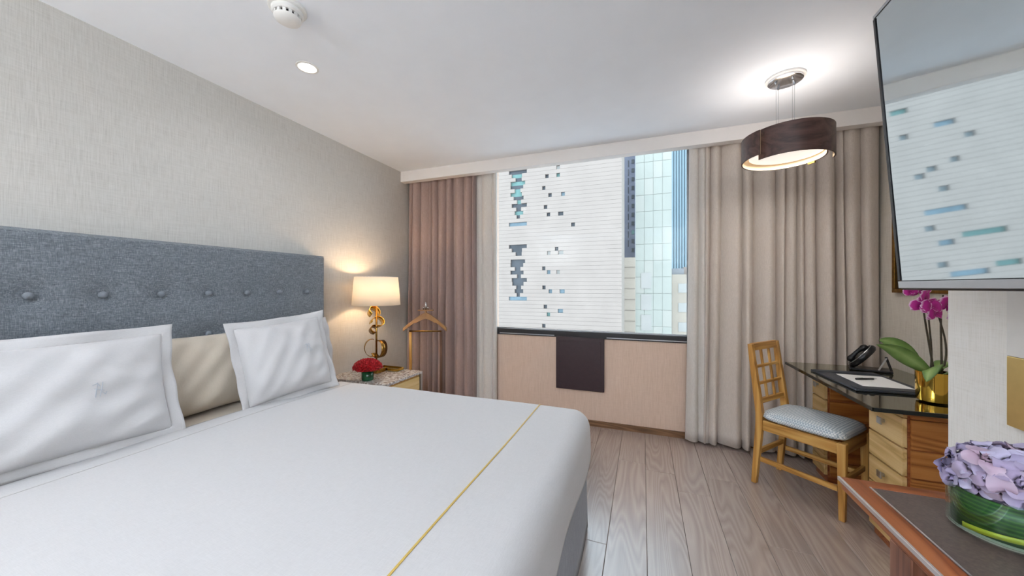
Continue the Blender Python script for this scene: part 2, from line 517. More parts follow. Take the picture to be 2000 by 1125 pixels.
MB().box(WX1 - .044, WX1 - .031, fy0 + .03, fy0 + .036, WZ0 + .057, WZ1 - .041).build('glazing_bead', M['satin'], win)
MB().box(WX0 + .03, WX1 - .025, YW + .03, YW + .034, WZ0 + .04, WZ1 - .035).build('pane', M['pane'], win)
MB().box(WX0 + .1, -.80, fy0 - .006, fy0 - .001, WZ0 - .004, WZ0 + .004).build('sill_strip', M['satin'], win)
MB().box(-.31, WX1 - .02, fy0 - .006, fy0 - .001, WZ0 - .004, WZ0 + .004).build('sill_strip', M['satin'], win)

# panel below the window
vp = thing('access_panel', 'dark plum metal access panel below the window sill', 'panel', (-.555, YW - .013, .35))
MB().box(-.225, .225, -.022, 0, -.02, .475).build('panel_box', M['vent'], vp, bevel=.004)
MB().box(-.195, .195, -.027, -.0225, .005, .44).build('cover', M['vent'], vp, bevel=.003)
for sx, sz in ((-.18, .03), (.18, .03), (-.18, .24), (.18, .24), (0, .42)):
    MB().lathe([(.006, 0), (.006, .002)], 10).build('screw', M['black_alu'], vp, loc=(sx, -.0272, sz), rot=(R(90), 0, 0))

# ------------------------------------------------------------------ curtains
def curtain_panel(name, parent, mat, x0, x1, yb, z0, z1, folds, amp, seed, flare=0.0):
    """gathered cloth: pleats of uneven width, tight at the heading, opening and wandering towards the hem"""
    r = random.Random(seed)
    ws = [r.choice((.45, .6, .8, 1.1, 1.5, 2.0)) for _ in range(folds)]
    tot = sum(ws); edges = [0]
    for q in ws: edges.append(edges[-1] + q / tot)
    am = [r.uniform(.55, 1.15) for _ in range(folds)]
    bd = [r.uniform(.5, 1.1) for _ in range(folds + 1)]
    dr = [0] + [r.uniform(-1, 1) for _ in range(folds - 1)] + [0]
    sk = [r.uniform(.32, .68) for _ in range(folds)]
    sec = [r.uniform(-.5, .5) for _ in range(folds)]
    ph = [r.uniform(0, 6.28) for _ in range(folds + 1)]
    def fn(u, v):
        k = next((i for i in range(folds) if u <= edges[i + 1] + 1e-9), folds - 1)
        t = (u - edges[k]) / (edges[k + 1] - edges[k])
        pinch = .62 + .38 * min(1, (1 - v) * 1.6)
        hang = (1 - v)
        # crest between two deep narrow valleys
        tt = t ** (math.log(.5) / math.log(sk[k]))
        e = sin(pi * tt) ** .62 if 0 < tt < 1 else 0
        back = amp * (bd[k] * (1 - t) + bd[k + 1] * t)
        yy = back * (1 - e) - amp * am[k] * e
        yy += amp * sec[k] * .55 * sin(2 * pi * tt) * e * (.4 + .6 * hang)
        yy += amp * .25 * sin(4 * v + ph[k]) * e
        bx = lambda i: x0 + (x1 - x0) * edges[i] + dr[i] * .022 * hang * (.6 + .4 * sin(3 * v + ph[i]))
        xx = bx(k) * (1 - t) + bx(k + 1) * t
        xx += flare * hang ** 2 * (u - .5)
        return (xx, yb + yy * pinch, z0 + (z1 - z0) * v)
    return MB().grid(fn, folds * 20, 30).build(name, mat, parent, smooth=True, solid=.003)

cl = thing('curtain', 'taupe floor-length curtain with shade in its colour, gathered in the corner beside the bedside lamp', 'curtain', (-1.95, 3.27, 0), 0, 'window curtains')
curtain_panel('drape', cl, M['curtain_shaded'], -.48, .33, .0, .02, 2.6, 10, .052, 3)
curtain_panel('lining_edge', cl, M['lining'], .31, .555, .03, .02, 2.6, 3, .022, 9)
cr = thing('curtain', 'wide taupe curtain with lamp light in its colour, hanging behind the desk and chair', 'curtain', (1.0, 3.265, 0), 0, 'window curtains')
curtain_panel('drape', cr, M['curtain'], -.52, .59, -.005, .02, 2.6, 13, .055, 21, .03)
curtain_panel('lining_edge', cr, M['lining'], -.635, -.51, .0, .02, 2.6, 2, .03, 12, .06)

# ------------------------------------------------------------------ outside
MB().box(-60, 60, 6, 140, -14.5, -14).build('street_ground', plain('pale street paving', lin(204, 205, 206), .9))
tag(bpy.data.objects['street_ground'], 'street far below, outside the window', 'ground')
bpy.data.objects['street_ground']['kind'] = 'structure'
M['clad'] = plain('white stone cladding', lin(154, 142, 134), .8, var=.05, scale=.7)
M['cladback'] = plain('grey joint backing', lin(140, 131, 122), .9)
M['wglass'] = plain('dark window glass', lin(62, 66, 72), .25, var=.3, scale=1)
M['wteal'] = plain('teal window glass', lin(92, 128, 124), .25, var=.2, scale=1)
M['wgrey'] = plain('grey window glass', lin(116, 126, 130), .3, var=.1, scale=1)
M['wpale'] = plain('pale blind', lin(172, 170, 166), .7, var=.05, scale=1)
M['wsky'] = plain('blue window glass', lin(112, 134, 146), .25, var=.2, scale=1)

FY = 24.0
office = thing('office_building', 'large white stone-clad building with scattered small square windows', 'building', (0, FY, 0))
FX1 = at_y(1214, 500, FY)[0]
FX0 = -30.0
CH = .27
Z0F = -5.1
opens = []      # x0,x1,z0,z1,mat
def hole(cx, cy, wpx, hpx, mat, ox=960, oy=280, sc=2.96):
    px, py = ox + cx / sc, oy + cy / sc
    a = at_y(px - wpx / 2 / sc, py, FY); b = at_y(px + wpx / 2 / sc, py, FY)
    row = round((a[1] - Z0F) / CH - .5)
    nrow = max(1, round(hpx / sc / FPX * 26 / CH))
    opens.append((a[0], b[0], row, nrow, mat))
for cx, cy, ww_, m in [(320, 187, 20, 'wglass'), (385, 180, 20, 'wteal'), (302, 265, 19, 'wglass'), (338, 297, 20, 'wglass'), (413, 292, 22, 'wsky'),
                     (312, 376, 20, 'wglass'), (329, 413, 20, 'wglass'), (400, 405, 30, 'wglass'), (471, 480, 22, 'wglass'), (376, 600, 20, 'wglass'),
                     (331, 638, 20, 'wpale'), (400, 637, 30, 'wpale'), (302, 716, 19, 'wglass'), (330, 753, 20, 'wsky'), (385, 753, 20, 'wpale'),
                     (303, 828, 19, 'wglass'), (340, 866, 20, 'wsky'), (408, 866, 30, 'wsky'), (311, 940, 20, 'wglass'), (329, 980, 20, 'wteal'),
                     (398, 962, 30, 'wsky'), (302, 1052, 20, 'wglass'), (385, 143, 20, 'wpale')]:
    hole(cx, cy, ww_, 16, M[m])
# two irregular window stacks
for base, main in ((0, 'wteal'), (438, 'wglass')):
    for k, (cx, cy, ww_, m) in enumerate([(152, 170, 104, 'wglass'), (146, 190, 60, main), (156, 207, 36, 'wglass'), (152, 243, 84, main), (146, 262, 74, 'wglass'), (150, 280, 34, main),
                            (142, 300, 66, main), (156, 318, 58, 'wglass'), (158, 335, 24, main), (160, 352, 88, 'wglass'), (152, 370, 66, main), (156, 388, 30, 'wglass'), (158, 407, 50, main),
                            (154, 428, 20, 'wglass'), (152, 462, 104, 'wsky')]):
        hole(cx, cy + base, ww_, 16, M[m])
# more of the same windows further along the facade (the television mirrors this stretch)
for (wx, wz, wl, m) in [(-13.3, 5.6, 1.3, 'wsky'), (-12.2, 5.0, .7, 'wteal'), (-11.9, 5.8, .4, 'wglass'), (-12.2, 3.6, .35, 'wglass'), (-13.8, 4.0, .8, 'wsky'),
                        (-14.6, 3.2, .4, 'wglass'), (-13.9, 2.3, .35, 'wglass'), (-13.0, 1.9, .4, 'wglass'), (-12.5, 1.7, .4, 'wglass'), (-13.3, 1.0, .4, 'wglass'),
                        (-13.2, .1, 1.6, 'wsky'), (-12.5, -.8, .4, 'wglass'), (-14.4, -1.1, 1.6, 'wteal'), (-13.0, -1.5, .6, 'wsky'), (-12.7, -2.3, .4, 'wglass'),
                        (-15.0, -2.6, .9, 'wteal'), (-13.6, -2.9, 1.4, 'wsky')]:
    opens.append((wx - wl / 2, wx + wl / 2, round((wz * 1.1 + 3.1 - Z0F) / CH - .5), 1, M['wgrey' if m == 'wglass' else m]))
byrow = {}
for (a, b, row, nr, m) in opens:
    byrow.setdefault(row, []).append((a, b, m))
NR = 66
clad_mesh = {}
for row in range(NR):
    z = Z0F + row * CH
    # merge overlapping openings of a row
    hs = sorted(byrow.get(row, []), key=lambda q: q[0])
    mer = []
    for a, b, m in hs:
        if mer and a <= mer[-1][1] + .05: mer[-1] = (mer[-1][0], max(b, mer[-1][1]), mer[-1][2])
        else: mer.append((a, b, m))
    xs = [FX0] + [q for a, b, m in mer for q in (a, b)] + [FX1]
    for i in range(0, len(xs), 2):
        MB().box(xs[i], xs[i + 1], 0, .22, z + .0045, z + CH - .0045).build('cladding_course', M['clad'], office)
    for a, b, m in mer:
        MB().box(a, b, .16, .215, z + .0, z + CH).build('window', m, office)
MB().box(FX0, FX1, .225, 3.9, Z0F - 9, Z0F + NR * CH).build('building_core', M['cladback'], office)
MB().box(FX0, FX1, -.02, .224, Z0F - 9, Z0F - .01).build('lower_wall', M['clad'], office)
MB().box(FX0, FX1 + .1, -.05, 3.95, Z0F + NR * CH + .01, Z0F + NR * CH + .5).build('parapet', M['clad'], office)

def block(name, label, x0, x1, y0, y1, z0, z1, mat):
    t = thing(name, label, 'building', ((x0 + x1) / 2, y0, 0))
    cx = (x0 + x1) / 2
    MB().box(x0 - cx, x1 - cx, 0, y1 - y0, z0, z1).build('wall', mat, t)
    return t, cx
M['slate'] = plain('blue grey wall', lin(122, 126, 142), .7, var=.06, scale=.6)
M['mint'] = plain('pale green glass wall', lin(172, 172, 164), .45, var=.04, scale=.4)
M['mint2'] = plain('pale green glass panel', lin(166, 169, 161), .4, var=.06, scale=.5)
M['blue'] = plain('blue glass wall', lin(122, 142, 152), .4, var=.05, scale=.4)
M['blue2'] = plain('blue glass rib', lin(128, 150, 160), .35, var=.05, scale=.4)
M['sand'] = plain('sand render', lin(176, 165, 152), .85, var=.05, scale=.6)
M['roofgrey'] = plain('grey roof plant', lin(140, 142, 146), .7)
# slate tower with a column of windows
Y1 = 34.0
x0, x1 = at_y(1200, 500, Y1)[0], at_y(1240, 500, Y1)[0]
t, cx = block('slate_tower', 'narrow blue-grey tower with one column of dark windows', x0, x1, Y1, Y1 + 8, -14, 26, M['slate'])
xa, xb = at_y(1233.5, 500, Y1)[0] - cx, at_y(1239, 500, Y1)[0] - cx
for k in range(16):
    za = at_y(1236, 315 + 17.3 * k - 34, Y1)[1]
    MB().box(xa, xb, -.06, .05, za - .16, za + .18).build('window', M['wteal' if k in (10,) else 'wglass'], t)
for k in range(10):
    za = at_y(1226, 320 + 17.3 * k, Y1)[1]
    MB().box(at_y(1226.5, 500, Y1)[0] - cx, at_y(1228, 500, Y1)[0] - cx, -.05, .05, za - .3, za + .3).build('slot_window', M['wglass'], t)
# sand block in front
Y2 = 29.0
xa, xb = at_y(1211, 500, Y2)[0], at_y(1240.5, 500, Y2)[0]
t, cx = block('sand_block', 'low sand-rendered block at the foot of the slate tower', xa, xb, Y2, Y2 + 1.8, -14, at_y(1225, 503, Y2)[1], M['sand'])
for k in range(7):
    zz = at_y(1225, 522 + k * 21, Y2)[1]
    MB().box(xa - cx, xb - cx, -.03, .0, zz - .02, zz + .02).build('string_course', M['cladback'], t)
# pale green glass building
Y3 = 31.0
xa, xb = at_y(1240.5, 500, Y3)[0] + .02, at_y(1312, 500, Y3)[0]
t, cx = block('green_glass_building', 'pale green glass-clad building in the middle of the view', xa, xb, Y3, Y3 + 2.4, -14, 24, M['mint'])
pw = (xb - xa) / 4
for r_ in range(22):
    for c_ in range(4):
        z = -6 + r_ * 1.35
        MB().box(xa - cx + c_ * pw + .012, xa - cx + (c_ + 1) * pw - .012, -.06, -.001, z + .012, z + 1.338).build('glass_panel', M['mint2'] if (r_ * 7 + c_ * 3) % 5 else M['mint'], t)
for pyy in (548, 590, 630):
    z = at_y(1262, pyy, Y3)[1]
    MB().box(at_y(1252, 500, Y3)[0] - cx, at_y(1272, 500, Y3)[0] - cx, -.12, -.07, z - .65, z + .65).build('white_balcony', M['wpale'], t)
# blue tower
Y4 = 60.0
xa, xb = at_y(1305, 500, Y4)[0], at_y(1380, 500, Y4)[0]
t, cx = block('blue_glass_tower', 'tall blue glass tower with fine vertical ribs behind the others', xa, xb, Y4, Y4 + 10, -14, 46, M['blue'])
for k in range(14):
    xx = xa - cx + (xb - xa) * (k + .5) / 14
    MB().box(xx - .09, xx + .09, -.25, -.001, -14, 46).build('rib', M['blue2'], t)
# low house, right
Y5 = 34.0
xa, xb = at_y(1312.5, 500, Y5)[0], at_y(1400, 500, Y5)[0]
zt = at_y(1330, 536, Y5)[1]
t, cx = block('low_house', 'low cream building with rooftop plant at the right of the view', xa, xb, Y5, Y5 + 8, -14, zt, M['sand'])
MB().box(.02 + xa - cx, xa - cx + 1.0, .4, 2.4, zt, zt + .55).build('roof_plant', M['roofgrey'], t)
MB().box(xa - cx + 1.05, xa - cx + 1.9, 1.2, 2.6, zt, zt + .7).build('stair_head', M['clad'], t)
for k in range(3):
    zz = zt - 1.6 - k * 1.7
    MB().box(xa - cx + .5, xa - cx + 1.3, -.04, -.001, zz, zz + .8).build('window', M['wpale'], t)

# ------------------------------------------------------------------ bed
BX0, BX1, BY0, BY1, BZ = -2.30, -.30, -.06, 1.93, .65
HX = -2.45
HZ, HY0, HY1 = 1.54, -.14, 2.085
bed = thing('bed', 'king-size bed with tall blue-grey buttoned headboard', 'bed', (-1.3, .94, 0))
bl = Vector((-1.3, .94, 0))
def at_x(px, py, X):
    t = (px - 1000) / FPX
    Y = X * (CF + t * SF) / (t * CF - SF)
    Zc = Y * CF - X * SF
    return Y, H - (py - 560) / FPX * Zc
buttons = [at_x(px, 573, -2.345) for px in (58, 203, 316, 407, 483, 546, 602)]
ys = [b[0] for b in buttons]
pitch = (ys[-1] - ys[0]) / 6
ys = [ys[0] + pitch * k for k in range(-3, 7)]
bts = [(y, 1.262) for y in ys if y > HY0 + .03] + [(y, 1.262 - .235) for y in ys if y > HY0 + .03]
def hb(u, v):
    y = HY0 + (HY1 - HY0) * u; z = .2 + (HZ - .2) * v
    e = .022
    d = 0
    for by, bz in bts:
        q = ((y - by) ** 2 + (z - bz) ** 2)
        if q < .03: d += .018 * exp(-q / .0016) + .012 * exp(-q / .010)
    m = min(y - HY0, HY1 - y, HZ - z)
    rd = 0 if m > e else (e - sqrt(max(0, e * e - (e - m) ** 2)))
    return (-2.345 - d - rd - bl.x, y - bl.y, z)
mb = MB().grid(hb, 150, 90)
mb.box(HX + .002 - bl.x, -2.366 - bl.x, HY0 + .004 - bl.y, HY1 - .001 - bl.y, .2, HZ - .001)
hbo = mb.build('headboard', M['tweed'], bed, smooth=False, auto=40)
for by, bz in bts:
    MB().lathe([(.001, .013), (.008, .0115), (.014, .007), (.0165, 0), (.015, -.008)], 16, cap1=True).build('button', M['button'], hbo, smooth=True, loc=(-2.357 - bl.x, by - bl.y, bz), rot=(0, R(90), 0))
MB().box(BX0 - bl.x, BX1 - .03 - bl.x, BY0 + .04 - bl.y, BY1 - .04 - bl.y, .30, .60).build('mattress', M['linen'], bed, bevel=.05)
MB().box(BX0 - bl.x, BX1 - .01 - bl.x, BY0 + .02 - bl.y, BY1 - .02 - bl.y, .06, .31).build('box_base', M['skirt'], bed, bevel=.01)
# skirt cloth around foot and sides with soft waves
def skirt(u, v):
    P = [(BX0, BY1), (BX1 + .012, BY1), (BX1 + .012, BY0), (BX0, BY0)]
    Ls = [P[1][0] - P[0][0], P[1][1] - P[2][1], P[2][0] - P[3][0]]
    s = u * sum(Ls)
    o = .004 * sin(s * 9) * (1 - v) + .012 * (1 - v)
    if s < Ls[0]: x, y = P[0][0] + s, BY1 + o
    elif s < Ls[0] + Ls[1]: x, y = P[1][0] + o, BY1 - (s - Ls[0])
    else: x, y = P[1][0] - (s - Ls[0] - Ls[1]), BY0 - o
    return (x - bl.x, y - bl.y, .012 + .40 * v)
MB().grid(skirt, 240, 6).build('bed_skirt', M['skirt'], bed, solid=.004, smooth=True)
for lx, ly in ((BX0 + .1, BY0 + .15), (BX1 - .15, BY0 + .15), (BX0 + .1, BY1 - .15), (BX1 - .15, BY1 - .15)):
    MB().box(lx - .03 - bl.x, lx + .03 - bl.x, ly - .03 - bl.y, ly + .03 - bl.y, 0, .061).build('leg', M['black_plastic'], bed)

# duvet: cloth that turns over the edges along an arc and hangs
RAD = .085
def drape(sx, sy, z_off=0.0):
    """cloth coordinates (sx,sy) -> world; top plateau is the mattress footprint"""
    ax0, ax1 = -2.6, BX1 + .035 - RAD
    ay0, ay1 = BY0 - .02 + RAD, BY1 + .02 - RAD
    qx = min(max(sx, ax0), ax1); qy = min(max(sy, ay0), ay1)
    ox, oy = sx - qx, sy - qy
    d = sqrt(ox * ox + oy * oy)
    r = RAD + z_off
    puff = .012 * sin(pi * min(1, max(0, (sx + 2.3) / 2.0))) * sin(pi * min(1, max(0, (sy - BY0) / (BY1 - BY0))))
    wr = .0035 * sin(3.1 * sx + 2.2 * sy) * sin(2.7 * sy - 1.3 * sx) + .002 * sin(7 * sx - 4 * sy + 1)
    zt = BZ - .012 + puff + wr + z_off
    if d < 1e-6: return (qx, qy, zt)
    ux, uy = ox / d, oy / d
    arc = RAD * pi / 2
    if d < arc:
        a = d / RAD
        return (qx + ux * r * sin(a), qy + uy * r * sin(a), zt - r * (1 - cos(a)))
    h = d - arc
    wob = .006 * sin(sx * 11 + sy * 9) * min(1, h / .15) + .012 * min(1, h / .2) * (1 - min(1, h / .5))
    corner = min(abs(ox), abs(oy)) / d
    pull = -.05 * corner * min(1, h / .2)
    return (qx + ux * (r + wob + pull), qy + uy * (r + wob + pull), zt - r - h)
OV = .285
SX0, SX1, SY0, SY1 = -1.98, BX1 + .035 - RAD + OV, BY0 - .02 + RAD - OV, BY1 + .02 - RAD + OV
duv = thing('duvet', 'smooth white duvet spread over the bed with a thin gold line', 'duvet', (-1.1, .94, .65))
dl = Vector((-1.1, .94, .65))
def df(u, v):
    p = drape(SX0 + (SX1 - SX0) * u, SY0 + (SY1 - SY0) * v)
    return (p[0] - dl.x, p[1] - dl.y, p[2] - dl.z)
MB().grid(df, 130, 150).build('cover', M['linen'], duv, smooth=True, solid=.012)
def line_on(x_at, y0, y1, n, wd, zo):
    L, Rr = [], []
    for k in range(n + 1):
        y = y0 + (y1 - y0) * k / n
        a = drape(x_at - wd / 2, y, zo); b = drape(x_at + wd / 2, y, zo)
        L.append((a[0] - dl.x, a[1] - dl.y, a[2] - dl.z)); Rr.append((b[0] - dl.x, b[1] - dl.y, b[2] - dl.z))
    return MB().add(L + Rr, [(i, i + 1, n + 2 + i, n + 1 + i) for i in range(n)])
line_on(-.535, SY0 + .02, SY1 - .02, 120, .006, .0075).build('gold_line', M['stitch_gold'], duv, solid=.002)
line_on(-1.86, SY0 + .02, SY1 - .02, 120, .0028, .0072).build('hem_stitch', M['stitch_grey'], duv, solid=.0012)
# sheet visible at the head of the bed
sh = tag(MB().grid(lambda u, v: (lambda p: (p[0], p[1], p[2] - .016))(drape(-2.36 + .5 * u, SY0 + .06 + (SY1 - SY0 - .12) * v)), 20, 120).build('bed_sheet', M['cream'], smooth=True, solid=.004),
         'cream bed sheet showing between pillows and duvet', 'sheet')

# ------------------------------------------------------------------ pillows
def pillow(name, label, wd, ht, th, flange, loc, lean, rz, mat, seed, mono=False, sag=.0, group='bed pillows', fl_curl=.02, roll=0):
    """upright pillow: local x = thickness (front +x), y = width, z = height from the base"""
    r = random.Random(seed)
    t = thing(name, label, 'pillow', loc, rz, group)
    t.rotation_euler = (roll, -lean, rz)
    ph = [r.uniform(0, 6) for _ in range(8)]
    a, b = wd / 2 - flange, ht / 2 - flange
    def side(sg):
        def fn(u, v):
            p, q = 2 * u - 1, 2 * v - 1
            sp = lambda k: math.copysign(abs(k) ** .85, k)
            p, q = sp(p), sp(q)
            pinx = 1 - .05 * (1 - abs(q) ** 2.0); piny = 1 - .05 * (1 - abs(p) ** 2.0)
            y = a * p * (pinx if True else 1); z = b * q * piny
            tt = max(0, (1 - abs(p) ** 2.6)) ** .55 * max(0, (1 - abs(q) ** 2.6)) ** .55
            wv = .006 * sin(5 * p + 2 * q + ph[0]) * sin(4 * q - 3 * p + ph[1]) + .006 * sin(11 * p * q + 6 * q + ph[2]) + .004 * sin(15 * p - 9 * q + ph[3])
            wv += .012 * abs(p * q) * sin(7 * (p - q) + ph[4])
            xx = sg * (th / 2 * tt * (1 + .15 * -q) + wv * min(1, tt * 1.3)) + sag * p * p
            return (xx, y, z + ht / 2)
        return fn
    mb = MB(); mb.grid(side(1), 40, 40); mb.grid(side(-1), 40, 40)
    m = mb.mesh('case', True)
    bm = bmesh.new(); bm.from_mesh(m); bmesh.ops.remove_doubles(bm, verts=bm.verts, dist=.0006); bmesh.ops.recalc_face_normals(bm, faces=bm.faces); bm.to_mesh(m); bm.free()
    for p in m.polygons: p.use_smooth = True
    m.materials.append(mat)
    body = link('case', m, t)
    if flange > .005:
        def ring(u, v):
            s = u * 4; k = int(s) % 4; f = s - int(s)
            sp = lambda kk: math.copysign(abs(kk) ** .85, kk)
            p, q = [(-1 + 2 * f, -1), (1, -1 + 2 * f), (1 - 2 * f, 1), (-1, 1 - 2 * f)][k]
            ov = 1 if v > 0 else 0
            e = v * (flange + .008) - .008
            pinx = 1 - .05 * (1 - abs(q) ** 2.0); piny = 1 - .05 * (1 - abs(p) ** 2.0)
            y = a * p * pinx + p * e if abs(p) == 1 else a * p * (1 + e / a) * pinx
            z = b * q * piny + q * e if abs(q) == 1 else b * q * (1 + e / b) * piny
            cr_ = fl_curl * v * (sin(6 * p + 3 * q + ph[5]) * .6 + sin(9 * q - 5 * p + ph[6]) * .4) + sag * p * p
            return (cr_, y, z + ht / 2)
        MB().grid(ring, 128, 4).build('flange', mat, t, smooth=True, solid=.006)
    if mono:
        # raised embroidered mark on the front
        f = side(1)
        def onf(yy, zz):
            u = .5 + math.copysign(abs(yy / a) ** (1 / .85), yy) / 2; v = .5 + math.copysign(abs(zz / b) ** (1 / .85), zz) / 2
            p = f(u, v); return (p[0] + .001, p[1], p[2])
        cy, cz = mono
        mk = MB()
        hst = .028
        for pts in ([(-.014, -hst), (-.006, hst)], [(.0, -hst), (.008, hst)], [(-.016, .006), (.012, -.006)], [(-.02, .02), (-.008, .026), (.0, .012)], [(.006, -.01), (.016, -.022), (.02, -.012)]):
            q = []
            for (a0, b0), (a1, b1) in zip(pts[:-1], pts[1:]):
                for k in range(5): q.append(onf(cy + a0 + (a1 - a0) * k / 4, cz + b0 + (b1 - b0) * k / 4))
            mk.tube(q, .0014, 5)
        mo = mk.build('monogram', M['stitch_white'], t)
        mo['kind'] = 'stuff'
    return t
pillow('pillow', 'cream plain pillow leaning on the headboard between the two monogrammed shams', .62, .42, .17, 0.0, (-2.185, 1.26, .630), R(13), R(2), M['cream'], 5)
pillow('pillow', 'white flanged pillow tucked behind the large left monogrammed sham', .70, .46, .13, .035, (-2.15, .60, .632), R(11), R(0), M['linen'], 7)
pillow('pillow', 'large white monogrammed sham at the left, nearest the viewer', .78, .51, .19, .04, (-1.985, .60, .628), R(13), R(-3), M['linen'], 11, mono=(.12, .01))
pillow('pillow', 'white flanged pillow peeking out behind the square sham near the lamp', .46, .46, .12, .035, (-2.09, 1.72, .632), R(13), R(-2), M['linen'], 13)
pillow('pillow', 'square white monogrammed sham standing upright near the bedside lamp', .545, .51, .20, .035, (-1.93, 1.505, .628), R(14), R(-11), M['linen'], 17, mono=(.09, .03), roll=R(4.5))

# ------------------------------------------------------------------ nightstand and what stands on it
nx, ny = -2.15, 2.42
ns = thing('nightstand', 'oak nightstand with speckled stone top beside the bed', 'nightstand', (nx, ny, 0))
NZ = .55
MB().box(-.295, .29, -.22, .225, .10, NZ - .024).build('body', M['oak_x'], ns, bevel=.003)
MB().box(-.298, .31, -.235, .24, NZ - .022, NZ).build('stone_top', M['terrazzo'], ns, bevel=.003)
MB().box(.29, .302, -.215, .205, .33, NZ - .04).build('drawer', M['desk_front'], ns, bevel=.002)
MB().box(.29, .302, -.215, .205, .115, .32).build('drawer', M['desk_front'], ns, bevel=.002)
MB().box(.285, .31, .212, .24, 0, NZ - .022).build('post', M['satin'], ns, bevel=.002)
MB().box(.285, .31, -.235, -.217, 0, NZ - .022).build('post', M['satin'], ns, bevel=.002)
for yy in (-.2, .2): MB().box(-.28, -.24, yy - .02, yy + .02, 0, .101).build('leg', M['oak'], ns)

lamp = thing('table_lamp', 'bedside lamp with white drum shade and curled brass ribbon stem', 'lamp', (-2.19, 2.475, NZ))
MB().box(-.07, .055, -.055, .055, .001, .035).build('base', M['bronze'], lamp, bevel=.003)
MB().tube([(0, 0, .03), (0, 0, .605)], .0085, 10).build('stem', M['bronze'], lamp, smooth=True)
# brass ribbon: coil of wide strip round the stem
def ribbon(fn, n, wd, name, mat, parent, th=.0035):
    c = [Vector(fn(k / n)[0]) for k in range(n + 1)]
    wv = [Vector(fn(k / n)[1]).normalized() for k in range(n + 1)]
    L = [c[k] - wv[k] * wd / 2 for k in range(n + 1)]; Q = [c[k] + wv[k] * wd / 2 for k in range(n + 1)]
    return MB().add(L + Q, [(i, i + 1, n + 2 + i, n + 1 + i) for i in range(n)]).build(name, mat, parent, smooth=True, solid=th)
rv = Vector((CF, SF, 0)); fv = Vector((-SF, CF, 0)); upv = Vector((0, 0, 1))
def coil(cx, cz, rr, a0, a1, A, shift, sq=1.0):
    """open ring of strip about the axis A (view right, away, up)"""
    ax = (rv * A[0] + fv * A[1] + upv * A[2]).normalized()
    e1 = (rv - ax * rv.dot(ax)).normalized(); e2 = ax.cross(e1)
    if e2.z < 0: e2 = -e2
    def f(t):
        a = R(a0 + (a1 - a0) * t)
        return rv * cx + upv * cz + e1 * (rr * cos(a)) + e2 * (rr * sq * sin(a)) + ax * (shift * (t - .5)), ax
    return f
ribbon(coil(-.022, .520, .050, -10, 250, (.55, -.6, .55), .045), 44, .072, 'ribbon', M['brass'], lamp)
ribbon(coil(.008, .440, .047, 200, -95, (.62, -.6, .35), .05), 44, .068, 'ribbon', M['brass'], lamp)
ribbon(coil(-.020, .372, .036, 60, 290, (.6, -.6, .45), .02), 34, .060, 'ribbon', M['bronze'], lamp)
ribbon(coil(-.040, .215, .060, 75, 300, (.45, -.85, .05), .02, 1.25), 44, .062, 'ribbon', M['bronze'], lamp)
ribbon(coil(.026, .205, .062, 120, -150, (-.45, -.85, .05), .02, 1.2), 44, .062, 'ribbon', M['bronze'], lamp)
shp = [(.193 , .59), (.173, .835)]
M['shade'] = translucent('linen shade', (.92, .86, .76, 1), .35)
MB().lathe([(.200, .59), (.180, .835)], 48, cap0=False, cap1=False).build('shade', M['shade'], lamp, smooth=True, solid=.003)
MB().tube([(.18 * cos(a), .18 * sin(a), .833) for a in [2 * pi * k / 40 for k in range(41)]], .0022, 6).build('shade_rim', M['white_plastic'], lamp)
MB().lathe([(.012, .60), (.026, .63), (.030, .655), (.022, .685), (.004, .70)], 16).build('bulb', emit('warm bulb', (1, .72, .38, 1), 12), lamp, smooth=True)
def point(name, loc, col, pw, size=.04):
    l = bpy.data.lights.new(name, 'POINT'); l.energy = pw; l.color = col; l.shadow_soft_size = size
    o = bpy.data.objects.new(name, l); o.location = loc; COL.objects.link(o); return o
WARM = (1.0, .70, .40)
point('lamp_bulb_light', (-2.19, 2.475, NZ + .745), WARM, 9, .03)

def copy_thing(root, loc, label, group):
    c = root.copy(); COL.objects.link(c); c.location = loc; c['label'] = label; c['group'] = group; root['group'] = group
    for ch_ in list(root.children):
        d = ch_.copy(); COL.objects.link(d); d.parent = c
        for g_ in list(ch_.children):
            e = g_.copy(); COL.objects.link(e); e.parent = d
    return c
copy_thing(ns, (nx, -.50, 0), 'added unseen oak nightstand at the near side of the bed, away from the window', 'nightstands')  # added out of view to carry the extra lamp
copy_thing(lamp, (-2.19, -.50, NZ), 'added unseen bedside lamp at the near side of the bed, away from the window', 'bedside lamps')  # lamp added out of view to brighten the room
point('lamp_bulb_light', (-2.19, -.50, NZ + .80), (1, .80, .58), 12, .03)  # light of the added lamp

tray = thing('tray', 'low brass-railed glass tray behind the lamp on the nightstand', 'tray', (-2.13, 2.585, NZ))
MB().box(-.11, .11, -.045, .045, .001, .006).build('plate', clear_glass('tray glass', (.75, .8, .74, 1), 1.5), tray)
for a in ((-.11, -.107, -.045, .045), (.107, .11, -.045, .045), (-.11, .11, .042, .045), (-.107, .107, -.045, -.042)):
    MB().box(a[0], a[1], a[2], a[3], .0065, .026).build('rail', M['brass'], tray)

